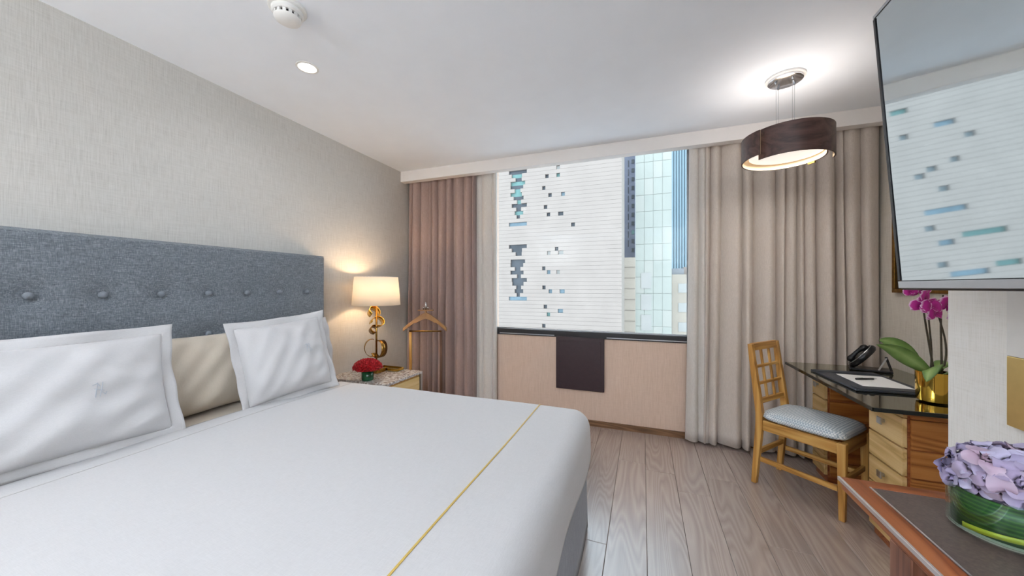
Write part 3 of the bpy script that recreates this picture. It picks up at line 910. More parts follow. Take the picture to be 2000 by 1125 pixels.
rose = thing('red_bouquet', 'dense red flower dome in a small green glass vase on the nightstand', 'flowers', (-2.075, 2.245, NZ))
M['green_glass'] = plain('green leaf wrapped glass', lin(26, 82, 52), .08, var=.4, scale=30)
MB().lathe([(.044, .002), (.046, .01), (.046, .085), (.040, .085), (.040, .07)], 28).build('vase', M['green_glass'], rose, smooth=True)
r = random.Random(3)
mb = MB()
mb.lathe([(.05, .075), (.095, .085), (.10, .105), (.085, .135), (.05, .158), (.0, .165)], 24, cap1=False)
mb.build('bloom_core', M['red'], rose, smooth=True)
pm = MB()
def frill(cx, cy, cz, nrm, s):
    nrm = nrm.normalized(); u = nrm.orthogonal().normalized(); v = nrm.cross(u)
    c = Vector((cx, cy, cz))
    ring1 = [c + (u * cos(k * pi / 5) + v * sin(k * pi / 5)) * s * (.7 + .3 * (k % 2)) + nrm * s * (.35 + .25 * ((k * 7) % 3)) for k in range(10)]
    pm.add([c - nrm * .004] + ring1, [(0, i + 1, (i + 1) % 10 + 1) for i in range(10)])
for k in range(170):
    zf = k / 169
    a = k * 2.39996; el = zf ** .8
    rad = .104 * sqrt(max(0, 1 - el * el)) ; z = .092 + .072 * el
    frill(rad * cos(a), rad * sin(a), z, Vector((cos(a) * rad / .104, sin(a) * rad / .104, .3 + el)), r.uniform(.011, .016))
po = pm.build('petal_frills', M['red'], rose, smooth=False); po['kind'] = 'stuff'

# valet stand
vs = thing('valet_stand', 'slim wooden valet stand with a suit hanger in front of the taupe curtain', 'valet stand', (-1.99, 2.93, 0), YAW)
MB().box(-.012 - .15, .012 - .15, -.012, .012, .02, .87).build('post', M['oak'], vs, bevel=.003)
MB().box(-.012 + .15, .012 + .15, -.012, .012, .02, .87).build('post', M['walnut'], vs, bevel=.003)
MB().box(-.2, .2, -.15, .15, .001, .021).build('base', M['oak_x'], vs, bevel=.004)
def hang(sg):
    pts = [(0, 0, 1.045), (sg * .05, 0, 1.035), (sg * .11, -.005, .975), (sg * .165, -.012, .925), (sg * .205, -.02, .895)]
    return pts
def hanger_mesh():
    mb = MB()
    n = 20
    top, bot = [], []
    for k in range(-n, n + 1):
        s = k / n; x = .21 * s
        zt = 1.05 - .15 * abs(s) ** 1.25 ; zb = zt - (.045 - .012 * abs(s)) - (.02 * (1 - abs(s)) if abs(s) < .5 else 0)
        y = -.03 * s * s
        wd = .011 + .016 * abs(s) ** 2
        top += [(x, y - wd, zt), (x, y + wd, zt)]; bot += [(x, y - wd, zb), (x, y + wd, zb)]
    N = 2 * n + 1
    vs_ = top + bot; o = 2 * N; fs = []
    for i in range(N - 1):
        a = 2 * i
        fs += [(a, a + 1, a + 3, a + 2), (o + a, o + a + 2, o + a + 3, o + a + 1), (a, a + 2, o + a + 2, o + a), (a + 1, o + a + 1, o + a + 3, a + 3)]
    fs += [(0, o, o + 1, 1), (2 * N - 2, 2 * N - 1, o + 2 * N - 1, o + 2 * N - 2)]
    return mb.add(vs_, fs)
hanger_mesh().build('hanger', M['lacq'], vs, smooth=False, bevel=.004)
MB().tube([(-.155, -.02, .868), (.155, -.02, .868)], .008, 10).build('trouser_bar', M['bronze'], vs, smooth=True)
MB().box(-.075, .075, -.02, .02, 1.065, 1.075).build('tie_shelf', M['lacq'], vs, bevel=.002)
MB().tube([(0, 0, 1.0), (0, 0, 1.066)], .012, 10).build('neck', M['lacq'], vs)
MB().tube([(0, 0, 1.07), (0, -.004, 1.12), (0, -.006, 1.15)], [.012, .009, .004], 10).build('finial', M['chrome'], vs, smooth=True)
MB().tube([(-.022, 0, 1.078), (-.02, -.01, 1.1)], .006, 8).build('peg', M['chrome'], vs, smooth=True)
MB().tube([(.022, 0, 1.078), (.02, -.01, 1.1)], .006, 8).build('peg', M['chrome'], vs, smooth=True)

# switch plate on the left wall
sp = thing('wall_switch', 'white switch plate on the wall between headboard and nightstand', 'switch', (XL, 2.15, .86))
MB().box(.0005, .009, -.04, .04, -.06, .06).build('plate', M['white_plastic'], sp, bevel=.003)
MB().box(.0092, .013, -.018, .018, -.03, .03).build('rocker', M['white_plastic'], sp, bevel=.002)

# ------------------------------------------------------------------ desk
DZ = .75
dk = thing('writing_desk', 'oak pedestal desk with thick dark glass top against the curtain', 'desk', (1.28, 2.62, 0))
dx, dy = 1.28, 2.62
GX0, GX1, GY0, GY1 = .985, 1.595, 2.075, 3.12
top = MB().box(GX0 - dx, GX1 - dx, GY0 - dy, GY1 - dy, DZ - .018, DZ).build('glass_top', M['desk_glass'], dk, bevel=.002)
g = .0012
MB().box(GX0 - g * 3 - dx, GX0 - g - dx, GY0 - dy, GY1 - dy, DZ - .0185, DZ - .001).build('glass_edge', M['glass_edge'], dk)
MB().box(GX0 - dx, GX1 - dx, GY0 - g * 3 - dy, GY0 - g - dy, DZ - .0185, DZ - .001).build('glass_edge', M['glass_edge'], dk)
MB().box(1.13 - dx, 1.59 - dx, GY0 + .075 - dy, GY1 - .025 - dy, .706, .728).build('under_top', M['desk_side'], dk, bevel=.002)
def pedestal(y0, y1):
    x0, x1 = 1.14, 1.585
    rows = [(.686, .551), (.543, .419), (.411, .284), (.276, .149), (.141, .05)]
    p = MB().box(x0 + .012 - dx, x1 - .004 - dx, y0 + .010 - dy, y1 - .010 - dy, .0, .705).build('pedestal', M['mahog_x'], dk)
    for k, (zt, zb) in enumerate(rows):
        d = MB().box(x0 - .006 - dx, x0 + .0115 - dx, y0 + .012 - dy, y1 - dy, zb, zt).build('drawer', M['desk_front'], dk, bevel=.0015)
        MB().box(x0 + .02 - dx, x1 - .008 - dx, y0 - dy, y0 + .0098 - dy, zb, zt).build('side_panel', M['desk_side'], p, bevel=.0015)
        MB().box(x0 + .02 - dx, x1 - .008 - dx, y1 - .0098 - dy, y1 - dy, zb, zt).build('side_panel', M['desk_side'], p, bevel=.0015)
        if k in (0, 2):
            ym = (y0 + y1) / 2 + .01
            zc_ = (zt + zb) / 2 + .01
            kb = MB().box(x0 - .028 - dx, x0 - .022 - dx, ym - .017 - dy, ym + .017 - dy, zc_ - .017, zc_ + .017).build('knob', M['satin'], d, bevel=.0015)
            MB().box(x0 - .0218 - dx, x0 - .0062 - dx, ym - .007 - dy, ym + .007 - dy, zc_ - .007, zc_ + .007).build('knob_stem', M['satin'], d)
    MB().box(x0 - .003 - dx, x0 + .0115 - dx, y0 + .012 - dy, y1 - dy, .690, .705).build('top_rail', M['desk_front'], dk)
    MB().box(x0 + .02 - dx, x1 - .008 - dx, y0 - dy, y0 + .0098 - dy, .690, .705).build('top_rail', M['desk_side'], dk)
pedestal(2.156, 2.425)
pedestal(2.905, 3.09)
MB().box(1.545 - dx, 1.565 - dx, 2.43 - dy, 2.90 - dy, .25, .70).build('modesty_panel', M['desk_side'], dk)
for k, (sx, sy) in enumerate(((1.2, 2.2), (1.2, 3.0), (1.5, 2.2), (1.5, 3.0))):
    MB().lathe([(.018, 0), (.018, .0035)], 16).build('spacer', M['satin'], dk, loc=(sx - dx, sy - dy, .7283))

# blotter, paper, pen
bt = thing('desk_blotter', 'navy leather desk folder lying open on the glass desk', 'blotter', (1.205, 2.605, DZ), R(90 + 3))
MB().box(-.235, .235, -.165, .165, .0008, .012).build('board', M['blotter'], bt, bevel=.003)
MB().box(-.225, -.165, -.155, .155, .0125, .015).build('side_flap', M['blotter'], bt, bevel=.001)
MB().box(.165, .225, -.155, .155, .0125, .015).build('side_flap', M['blotter'], bt, bevel=.001)
pa = tag(MB().box(-.108, .108, -.145, .145, 0, .0018).build('notepaper', M['paper_white'], loc=(1.225, 2.58, DZ + .0125), rot=(0, 0, R(0))), 'white sheet of notepaper on the desk folder', 'paper')
pen = thing('pen', 'black ballpoint pen resting on the white notepaper', 'pen', (1.20, 2.60, DZ + .0205), R(20))
MB().tube([(-.055, 0, 0), (.045, 0, 0)], .0052, 10).build('barrel', M['black_plastic'], pen, smooth=True)
MB().tube([(.0451, 0, 0), (.066, 0, 0)], [.0045, .0012], 10).build('tip', M['satin'], pen, smooth=True)
MB().box(-.05, -.015, -.001, .001, .0052, .0075).build('clip', M['satin'], pen)

# telephone
ph = thing('telephone', 'black desk telephone leaning on a stand at the back corner of the desk', 'telephone', (1.40, 2.985, DZ), R(-20))
# local x = view right: the oval body leans to the right, its face turned up to the left
def oval(th0, th1, a, b, name, mat, n=36):
    mb = MB().lathe([(.90, th0), (1.0, th0 + (th1 - th0) * .3), (1.0, th0 + (th1 - th0) * .7), (.90, th1)], n, sx=a, sy=b)
    return mb.build(name, mat, ph, loc=(-.035, 0, .089), rot=(0, R(-52), 0), auto=40)
oval(-.017, .017, .092, .075, 'body', M['black_plastic'])
o_ = MB().tube([(.085 * cos(a), .069 * sin(a), .0172) for a in [2 * pi * k / 40 for k in range(41)]], .0022, 6).build('silver_rim', M['satin'], ph, loc=(-.035, 0, .089), rot=(0, R(-52), 0))
hs = [(-.07 + .14 * k / 12, 0, .024 + .012 * sin(pi * k / 12)) for k in range(13)]
MB().tube(hs, [.012, .019, .02, .016, .013, .012, .012, .012, .013, .016, .02, .019, .012], 12).build('handset', M['black_plastic'], ph, loc=(-.035, 0, .089), rot=(0, R(-52), 0), smooth=True)
MB().box(-.10, .10, -.06, .06, .001, .014).build('base', M['black_plastic'], ph, bevel=.004)
MB().bar((.035, -.045, .012), (.075, -.03, .10), .008, .012, (0, 1, 0)).build('strut', M['satin'], ph)
MB().bar((.095, -.03, .012), (.070, -.03, .10), .012, .014, (0, 1, 0)).build('strut', M['black_plastic'], ph)

# ------------------------------------------------------------------ orchid
oc = thing('potted_orchid', 'magenta orchid in a mirror-gold pot on the glass desk', 'plant', (1.305, 2.275, DZ))
MB().lathe([(.046, .001), (.058, .008), (.061, .03), (.062, .145), (.059, .145), (.057, .12)], 40, cap1=True).build('pot', M['gold'], oc, smooth=True, auto=50)
MB().lathe([(.0565, .122), (.04, .132), (.0, .137)], 24, cap0=False, cap1=False).build('moss', plain('moss', lin(86, 96, 48), .9, var=.4, scale=80, bump=.6), oc, smooth=True)
def set_attr(m, vals):
    at = m.attributes.new('vein', 'FLOAT', 'POINT')
    for i, v in enumerate(vals): at.data[i].value = v
def leaf(parent, pts, wd, mat, name='leaf', fold=.25, nseg=16, side=None):
    """broad strap leaf along a poly path"""
    P = [Vector(p) for p in pts]
    def bez(t):
        q = list(P)
        while len(q) > 1: q = [q[i].lerp(q[i + 1], t) for i in range(len(q) - 1)]
        return q[0]
    nw = 6
    vs_, vals = [], []
    for i in range(nseg + 1):
        t = i / nseg
        c = bez(t); d = (bez(min(1, t + .02)) - bez(max(0, t - .02))).normalized()
        sd = Vector(side) if side else d.cross(Vector((0, 0, 1)))
        sd = (sd - d * sd.dot(d)).normalized(); up = sd.cross(d).normalized()
        wl = wd * (max(0, sin(pi * min(1, (t * .93 + .07)))) ** .6) * (.72 + .28 * sin(pi * t))
        for j in range(nw + 1):
            s = 2 * j / nw - 1
            vs_.append(c + sd * s * wl / 2 + up * fold * wl * .5 * abs(s)); vals.append(1 - abs(s))
    fs = [(i * (nw + 1) + j, i * (nw + 1) + j + 1, (i + 1) * (nw + 1) + j + 1, (i + 1) * (nw + 1) + j) for i in range(nseg) for j in range(nw)]
    m = MB().add(vs_, fs).mesh(name, True, fixn=False)
    set_attr(m, vals); m.materials.append(mat)
    return link(name, m, parent, solid=.002)
# local frame helper: view-right rv, away fv
def V(a, b, c): return tuple(rv * a + fv * b + upv * c)
leaf(oc, [V(-.01, 0, .135), V(-.09, .02, .19), V(-.14, .03, .26), V(-.225, .05, .265)], .075, M['leaf'], fold=.15, side=V(.3, -.75, .75))
leaf(oc, [V(-.02, .03, .135), V(-.06, .06, .22), V(-.11, .08, .29), V(-.16, .10, .28)], .075, M['leaf'], fold=.2, side=V(.5, -.4, .8))
leaf(oc, [V(-.02, -.02, .135), V(-.06, -.05, .20), V(-.10, -.07, .19), V(-.125, -.075, .115)], .075, M['leaf'], fold=.1, side=V(.5, -.6, .6))
leaf(oc, [V(.01, -.02, .13), V(.03, -.05, .165), V(.06, -.08, .16), V(.08, -.085, .13)], .07, M['leaf'], fold=.1)
leaf(oc, [V(.02, .02, .13), V(.08, .03, .19), V(.13, .04, .19), V(.19, .05, .15)], .07, M['leaf'], fold=.2)
def bez_pts(P, n=16):
    out = []
    for i in range(n + 1):
        q = [Vector(p) for p in P]
        while len(q) > 1: q = [q[k].lerp(q[k + 1], i / n) for k in range(len(q) - 1)]
        out.append(q[0])
    return out
for P in ([V(.0, 0, .13), V(-.01, .01, .28), V(-.03, .02, .40), V(-.05, .0, .47), V(-.09, -.02, .53)],
          [V(-.01, .01, .13), V(.015, .01, .22), V(-.005, .02, .36), V(-.03, .0, .46)],
          [V(.035, 0, .13), V(.05, .01, .30), V(.045, .02, .42), V(.04, .0, .48), V(.03, -.01, .51)],
          [V(.04, .01, .13), V(.11, .02, .22), V(.08, .02, .32), V(.04, .02, .40), V(.01, .0, .46)]):
    pts = bez_pts(P)
    MB().tube(pts, [.0045 - .0018 * k / len(pts) for k in range(len(pts))], 7).build('stem', M['stem'], oc, smooth=True)
def blossom_mesh():
    """five petals and a lip, joined at the heart; faces local +z"""
    vs_, fs, vals = [], [], []
    def petal(ang, L, wd, lift):
        n0 = len(vs_)
        nl, nw = 8, 6
        d = Vector((cos(ang), sin(ang), 0)); s_ = Vector((-sin(ang), cos(ang), 0))
        for i in range(nl + 1):
            t = i / nl
            wl = wd * (sin(pi * (t * .86 + .07)) ** .75) * .5 * (1 if t < .97 else .8)
            for j in range(nw + 1):
                s = 2 * j / nw - 1
                z = lift * t + .10 * L * sin(pi * t) - .12 * L * s * s * t - .15 * L * t * t
                vs_.append(d * (L * t) + s_ * (s * wl) + Vector((0, 0, z)))
                vals.append(min(1, max(t ** 1.5, abs(s) ** 1.6 * (.4 + .6 * t) + .35 * t, .1)))
        for i in range(nl):
            for j in range(nw):
                a = n0 + i * (nw + 1) + j
                fs.append((a, a + 1, a + nw + 2, a + nw + 1))
    for k in range(3): petal(R(90 + 120 * k), .036, .030, -.004)
    for k in (0, 1): petal(R(18 + 144 * k), .040, .052, .006)
    petal(R(270), .018, .018, .022)
    m = MB().add(vs_, fs).mesh('blossom', True, fixn=False)
    set_attr(m, vals); m.materials.append(M['orchid'])
    return m
bmh = blossom_mesh()
r = random.Random(8)
for (px_, ff, z, s, ry) in [(-.145, -.03, .528, .7, 30), (-.10, -.02, .535, 1.1, 10), (-.085, -.035, .500, 1.05, -25), (-.06, .0, .545, 1.0, 20), (-.065, -.045, .455, 1.15, 5), (-.10, -.03, .460, .95, 40),
                         (-.042, -.04, .425, 1.1, -10), (-.012, -.01, .465, .9, 15), (.018, -.035, .465, 1.2, -8), (.055, -.03, .425, 1.0, -20), (.07, -.01, .46, .95, -35), (-.10, -.01, .55, .6, 50)]:
    n = Vector(V(sin(R(-ry)) * .9, -1, r.uniform(-.15, .25))).normalized()
    q = n.to_track_quat('Z', 'Y')
    o = link('blossom', bmh, oc, loc=V(px_, ff, z))
    o.rotation_euler = (q @ Matrix.Rotation(r.uniform(-.4, .4), 3, 'Z').to_quaternion()).to_euler()
    o.scale = (s, s, s)

# ------------------------------------------------------------------ picture on the right wall
pic = thing('framed_picture', 'framed picture on the wall above the desk, mostly behind the television', 'picture', (XR, 2.80, 1.55))
for a in ((-.32, .32, -.29, -.265), (-.32, .32, .265, .29), (-.32, -.295, -.265, .265), (.295, .32, -.265, .265)):
    MB().box(-.028, -.001, a[0], a[1], a[2], a[3]).build('frame_bar', M['bronze'], pic, bevel=.003)
t_ = NT('brown tree print')
nz = t_.noise(t_.coord('Object', (1, 1, .25)), 26, 5, .7, 1.4)
t_.l(t_.ramp(nz, [(.35, lin(92, 66, 50)), (.5, lin(168, 146, 120)), (.62, lin(224, 214, 196))]), t_.b.inputs['Base Color'])
MB().box(-.012, -.002, -.294, .294, -.264, .264).build('mount', M['black_alu'], pic)
MB().box(-.016, -.0125, -.265, .265, -.235, .235).build('print', t_.m, pic)

# ------------------------------------------------------------------ chair
ch = thing('desk_chair', 'oak lattice-back chair with woven blue-white seat pad at the desk', 'chair', (.987, 2.728, 0), atan2(-.65, .76))
lw = .034
for sy in (-1, 1):
    y0 = sy * .165
    # rear leg and post in one bent member
    mb = MB()
    secs = [(-.238, 0, .030, .030), (-.205, .40, .042, .034), (-.205, .47, .042, .034), (-.262, .915, .028, .030)]
    vs_, fs = [], []
    for cx_, z_, dxx, dyy in secs:
        vs_ += [(cx_ - dxx / 2, y0 - dyy / 2, z_), (cx_ + dxx / 2, y0 - dyy / 2, z_), (cx_ + dxx / 2, y0 + dyy / 2, z_), (cx_ - dxx / 2, y0 + dyy / 2, z_)]
    for i in range(3):
        for k in range(4): fs.append((4 * i + k, 4 * i + (k + 1) % 4, 4 * i + 4 + (k + 1) % 4, 4 * i + 4 + k))
    fs += [(3, 2, 1, 0), (12, 13, 14, 15)]
    mb.add(vs_, fs).build('leg', M['oak'], ch, bevel=.003)
    MB().hexa([(.196, y0 - .013, 0), (.224, y0 - .013, 0), (.224, y0 + .013, 0), (.196, y0 + .013, 0)], [(.19, y0 - .019, .43), (.23, y0 - .019, .43), (.23, y0 + .019, .43), (.19, y0 + .019, .43)]).build('leg', M['oak'], ch, bevel=.003)
    MB().box(-.183, .189, y0 - .011, y0 + .011, .365, .43).build('seat_rail', M['oak_x'], ch, bevel=.002)
    MB().box(-.20, .19, y0 - .008, y0 + .008, .155, .185).build('stretcher', M['oak_x'], ch, bevel=.002)
MB().box(.20, .222, -.145, .145, .365, .43).build('seat_rail', M['oak_y'], ch, bevel=.002)
MB().box(-.216, -.194, -.147, .147, .365, .43).build('seat_rail', M['oak_y'], ch, bevel=.002)
MB().box(-.222, -.204, -.147, .147, .20, .23).build('stretcher', M['oak_y'], ch, bevel=.002)
MB().box(.20, .216, -.146, .146, .20, .23).build('stretcher', M['oak_y'], ch, bevel=.002)
def bxz(z): return -.205 - .057 * (z - .47) / .445
def back_rail(z0, z1, th, name):
    a, b = bxz(z0), bxz(z1)
    MB().hexa([(a - th / 2, -.149, z0), (a + th / 2, -.149, z0), (a + th / 2, .149, z0), (a - th / 2, .149, z0)], [(b - th / 2, -.149, z1), (b + th / 2, -.149, z1), (b + th / 2, .149, z1), (b - th / 2, .149, z1)]).build(name, M['oak_y'], ch, bevel=.002)
back_rail(.872, .918, .024, 'top_rail')
back_rail(.528, .558, .022, 'bottom_rail')
for z in (.655, .765): back_rail(z - .008, z + .008, .018, 'slat')
for y in (-.05, .05):
    a, b = bxz(.559), bxz(.871)
    MB().hexa([(a - .0065, y - .008, .559), (a + .0065, y - .008, .559), (a + .0065, y + .008, .559), (a - .0065, y + .008, .559)], [(b - .0065, y - .008, .871), (b + .0065, y - .008, .871), (b + .0065, y + .008, .871), (b - .0065, y + .008, .871)]).build('slat', M['oak'], ch, bevel=.0015)
# seat pad: rounded box with a crown
def pad_pts():
    mb = MB()
    def fn(u, v):
        p, q = 2 * u - 1, 2 * v - 1
        n = 5.0
        sq = lambda k: math.copysign(abs(k) ** .9, k)
        p, q = sq(p), sq(q)
        crown = (1 - abs(p) ** 6) ** .35 * (1 - abs(q) ** 6) ** .35 if abs(p) < 1 and abs(q) < 1 else 0
        k = (abs(p) ** 8 + abs(q) ** 8) ** (-1 / 8.) if max(abs(p), abs(q)) > 1e-6 else 1
        mx = max(abs(p), abs(q))
        sc_ = k * mx if mx > 0 else 1
        return (.012 + .215 * p * sc_, .187 * q * sc_, .455 + .042 * crown)
    mb.grid(fn, 36, 32)
    def fb(u, v):
        x, y, z = fn(u, v)
        return (x, y, .455 - (z - .455) * .55)
    mb.grid(fb, 36, 32)
    return mb
m = pad_pts().mesh('seat_pad', True)
bm = bmesh.new(); bm.from_mesh(m); bmesh.ops.remove_doubles(bm, verts=bm.verts, dist=.0005); bmesh.ops.recalc_face_normals(bm, faces=bm.faces); bm.to_mesh(m); bm.free()
for p in m.polygons: p.use_smooth = True
m.materials.append(M['weave'])
link('seat_pad', m, ch, loc=(0, 0, 0))

# ------------------------------------------------------------------ console table with the hydrangea
TZ = .72
TX0, TX1, TY0, TY1 = .561, .94, -.30, 1.356
tb = thing('console_table', 'reddish wood console table with dark leather inset and steel edging', 'table', (.75, .6, 0))
ox, oy = .75, .6
IX = .616; IY = 1.314
B = lambda x0, x1, y0, y1, z0, z1: MB().box(x0 - ox, x1 - ox, y0 - oy, y1 - oy, z0, z1)
B(TX0 + .005, IX - .002, TY0, TY1, TZ - .022, TZ).build('border', M['mahog_y'], tb, bevel=.0015)
B(IX - .0015, TX1, IY, TY1, TZ - .022, TZ).build('border', M['mahog_x'], tb, bevel=.0015)
B(IX + .0035, TX1, TY0, IY - .0005, TZ - .022, TZ - .0012).build('leather_inset', M['leather'], tb)
B(IX - .0015, IX + .003, TY0, IY - .0005, TZ - .02, TZ + .0012).build('steel_inlay', M['steel'], tb)
B(TX0 - .002, TX0 + .0045, TY0, TY1, TZ - .010, TZ + .0012).build('steel_edge', M['steel'], tb, bevel=.0008)
B(TX0 + .006, TX0 + .026, TY0 + .03, TY1 - .004, TZ - .034, TZ - .0225).build('apron', M['mahog_y'], tb, bevel=.002)
B(TX0 + .027, TX1 - .01, TY1 - .024, TY1 - .004, TZ - .034, TZ - .0225).build('apron', M['mahog_x'], tb, bevel=.002)
for (lx, ly) in ((TX0 + .006, 1.055), (TX0 + .006, -.25), (TX1 - .08, 1.055), (TX1 - .08, -.25)):
    B(lx, lx + .065, ly, ly + .075, 0, TZ - .035).build('leg', M['mahog_z'], tb, bevel=.003)
B(TX0 + .03, TX1 - .03, -.17, 1.035, .06, TZ - .036).build('cabinet_body', plain('dark cabinet', lin(70, 60, 60), .45), tb, bevel=.003)

hy = thing('hydrangea_vase', 'lilac hydrangea head in a low round leaf-lined glass vase on the console', 'flowers', (.79, 1.165, TZ))
VR = .088
MB().lathe([(.0, .001), (VR - .012, .001), (VR, .010), (VR, .105), (VR - .004, .105), (VR - .004, .012), (VR - .014, .006), (0, .006)], 40, cap0=False, cap1=False).build('vase', M['vase_glass'], hy, smooth=True, auto=50)
def mk_wrap():
    t = NT('ribbed green leaf')
    c = t.coord('Object', (1, 1, 1))
    wv = t.n('ShaderNodeTexWave', bands_direction='Z'); wv.inputs['Scale'].default_value = 34; wv.inputs['Distortion'].default_value = 1.2
    t.l(c, wv.inputs[0])
    t.l(t.ramp(wv.outputs['Fac'], [(0, lin(22, 62, 24)), (.6, lin(38, 80, 28)), (1, lin(66, 100, 36))]), t.b.inputs['Base Color'])
    t.b.inputs['Roughness'].default_value = .3
    return t.m
MB().lathe([(VR - .008, .016), (VR - .008, .100)], 40, cap0=False, cap1=False).build('leaf_lining', mk_wrap(), hy, smooth=True, solid=.0015)
ribbon(lambda t: (Vector(((VR - .006) * cos(R(190 + 150 * t)), (VR - .006) * sin(R(190 + 150 * t)), .020 + .028 * t)), (0, 0, 1)), 30, .012, 'leaf_strip', plain('yellow green leaf', lin(190, 178, 50), .4), hy, .001)
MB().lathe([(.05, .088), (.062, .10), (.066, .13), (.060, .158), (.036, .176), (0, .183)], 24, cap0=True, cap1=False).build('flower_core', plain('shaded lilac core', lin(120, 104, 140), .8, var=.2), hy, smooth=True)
def floret_mesh(seed):
    r = random.Random(seed)
    vs_, fs, vals = [Vector((0, 0, .003))], [], [.1]
    for k in range(4):
        a = R(90 * k + r.uniform(-9, 9)); L = r.uniform(.028, .036); wd = L * r.uniform(.95, 1.12)
        d = Vector((cos(a), sin(a), 0)); s_ = Vector((-sin(a), cos(a), 0))
        nl, nw = 5, 4
        n0 = len(vs_); cup = r.uniform(-.002, .018)
        for i in range(1, nl + 1):
            t = i / nl
            wl = wd * .5 * sin(pi * (t * .80 + .06)) ** .7
            for j in range(nw + 1):
                s = 2 * j / nw - 1
                z = cup * sin(pi * t) - .006 * t * t + .004 * s * s * sin(6 * t + k) + .004 * abs(s)
                vs_.append(d * (L * t) + s_ * s * wl + Vector((0, 0, z))); vals.append(min(1, t * .7 + .3 * abs(s) * t))
        fs += [(0, n0 + j, n0 + j + 1) for j in range(nw)]
        for i in range(nl - 1):
            for j in range(nw):
                q = n0 + i * (nw + 1) + j
                fs.append((q, q + 1, q + nw + 2, q + nw + 1))
    m = MB().add(vs_, fs).mesh('floret', True, fixn=False)
    set_attr(m, vals); m.materials.append(M['hydrangea']); return m
fms = [floret_mesh(k) for k in range(6)]
r = random.Random(5)
NF = 54
for k in range(NF):
    el = 1 - 1.42 * (k + .5) / NF       # from top to a little under the equator
    a = k * 2.39996
    rad = sqrt(max(0, 1 - el * el))
    n = Vector((rad * cos(a), rad * sin(a), el * 1.15)).normalized()
    jit = r.uniform(.94, 1.2)
    c = Vector((.070 * rad * cos(a) * jit, .070 * rad * sin(a) * jit, .134 + .062 * el * jit))
    if c.z < .115: c.z = .115
    o = link('floret', fms[k % 6], hy, loc=tuple(c))
    n2 = (n + Vector((r.uniform(-.6, .6), r.uniform(-.6, .6), r.uniform(-.3, .5)))).normalized()
    o.rotation_euler = (n2.to_track_quat('Z', 'Y') @ Matrix.Rotation(r.uniform(0, 3), 3, 'Z').to_quaternion()).to_euler()
    s = r.uniform(.85, 1.2); o.scale = (s, s, s)

# ------------------------------------------------------------------ television
tv = thing('television', 'large flat television tilted forward on the pale wall, reflecting the window', 'television', (.708, .65, 1.29))
tv.rotation_euler = (0, -R(4.2), 0)
TW, TH = 1.43, .822          # along y, up
ty0, ty1 = -.715, .715
MB().box(.004, .034, ty0, ty1, 0, TH).build('casing', M['black_plastic'], tv, bevel=.004)
MB().box(.0005, .0038, ty0 + .012, ty1 - .012, .028, TH - .012).build('screen', M['screen'], tv)
MB().box(-.003, .0038, ty0 + .002, ty1 - .002, .006, .026).build('lower_bezel', M['satin'], tv, bevel=.001)
MB().box(-.002, .0038, ty0 + .002, ty1 - .002, TH - .010, TH - .0005).build('upper_bezel', M['satin'], tv, bevel=.001)
MB().box(-.002, .0038, ty1 - .010, ty1 - .0005, .028, TH - .012).build('side_bezel', M['black_plastic'], tv, bevel=.001)
MB().box(-.002, .0038, ty0 + .0005, ty0 + .010, .028, TH - .012).build('side_bezel', M['black_plastic'], tv, bevel=.001)
MB().box(.0345, .075, -.3, .3, .12, .62).build('back_housing', M['black_plastic'], tv, bevel=.008)
MB().bar((.07, 0, .38), (.236, 0, .395), .05, .12).build('bracket_arm', M['black_plastic'], tv)

# brass plate on the pier wall
bp = thing('wall_panel', 'slim wall panel, white above and brass below, under the television', 'panel', (XP, 1.28, .92))
M['pale_brass'] = plain('satin pale brass', lin(232, 208, 142), .42, 1, var=.03)
MB().box(-.012, -.0005, -.1, .10, 0, .19).build('brass_face', M['pale_brass'], bp, bevel=.002)
MB().box(-.012, -.0005, -.1, .10, .1905, .40).build('white_face', M['white_plastic'], bp, bevel=.002)

# ------------------------------------------------------------------ pendant
pd = thing('pendant_lamp', 'dark wood pendant with two overlapping curved bands and a glowing underside', 'lamp', (.794, 2.52, ZC))
MB().lathe([(.098, -.001), (.098, -.010), (.090, -.012)], 40).build('ceiling_ring', M['white_plastic'], pd, smooth=False, auto=40)
MB().lathe([(.086, -.0125), (.086, -.022), (.080, -.026)], 40).build('canopy', M['chrome'], pd, auto=40)
PZ = -.42                    # middle of the bands
def band(a0, a1, r0, r1, zt, zb, name, n=60):
    out, inn = [], []
    th = .006
    fo = lambda a, rr, z: (rr * cos(a), rr * sin(a), z)
    vs_, vi = [], []
    for k in range(n + 1):
        t = k / n; a = R(a0 + (a1 - a0) * t); rr = r0 + (r1 - r0) * t
        vs_ += [fo(a, rr, zb), fo(a, rr, zt), fo(a, rr - th, zt), fo(a, rr - th, zb)]
        vi += [fo(a, rr - th - .0003, zb + .001), fo(a, rr - th - .0003, zt - .001), fo(a, rr - th - .002, zt - .001), fo(a, rr - th - .002, zb + .001)]
    fs = [(4 * k + i, 4 * k + (i + 1) % 4, 4 * k + 4 + (i + 1) % 4, 4 * k + 4 + i) for k in range(n) for i in range(4)]
    fs += [(3, 2, 1, 0), (4 * n, 4 * n + 1, 4 * n + 2, 4 * n + 3)]
    o = MB().add(vs_, fs).build(name, M['wenge'], pd, auto=40)
    MB().add(vi, fs).build('inner_lining', M['cream_in'], o, auto=40)
band(214, 356, .198, .226, PZ + .085, PZ - .085, 'curved_band')
band(338, 582, .190, .228, PZ + .075, PZ - .065, 'curved_band')
MB().lathe([(.180, PZ - .035), (.180, PZ - .030)], 48).build('diffuser', emit('lit diffuser', (1, .93, .84, 1), .7), pd)
MB().lathe([(.045, PZ - .0295), (.045, PZ + .02), (.03, PZ + .03)], 20).build('lamp_holder', M['white_plastic'], pd)
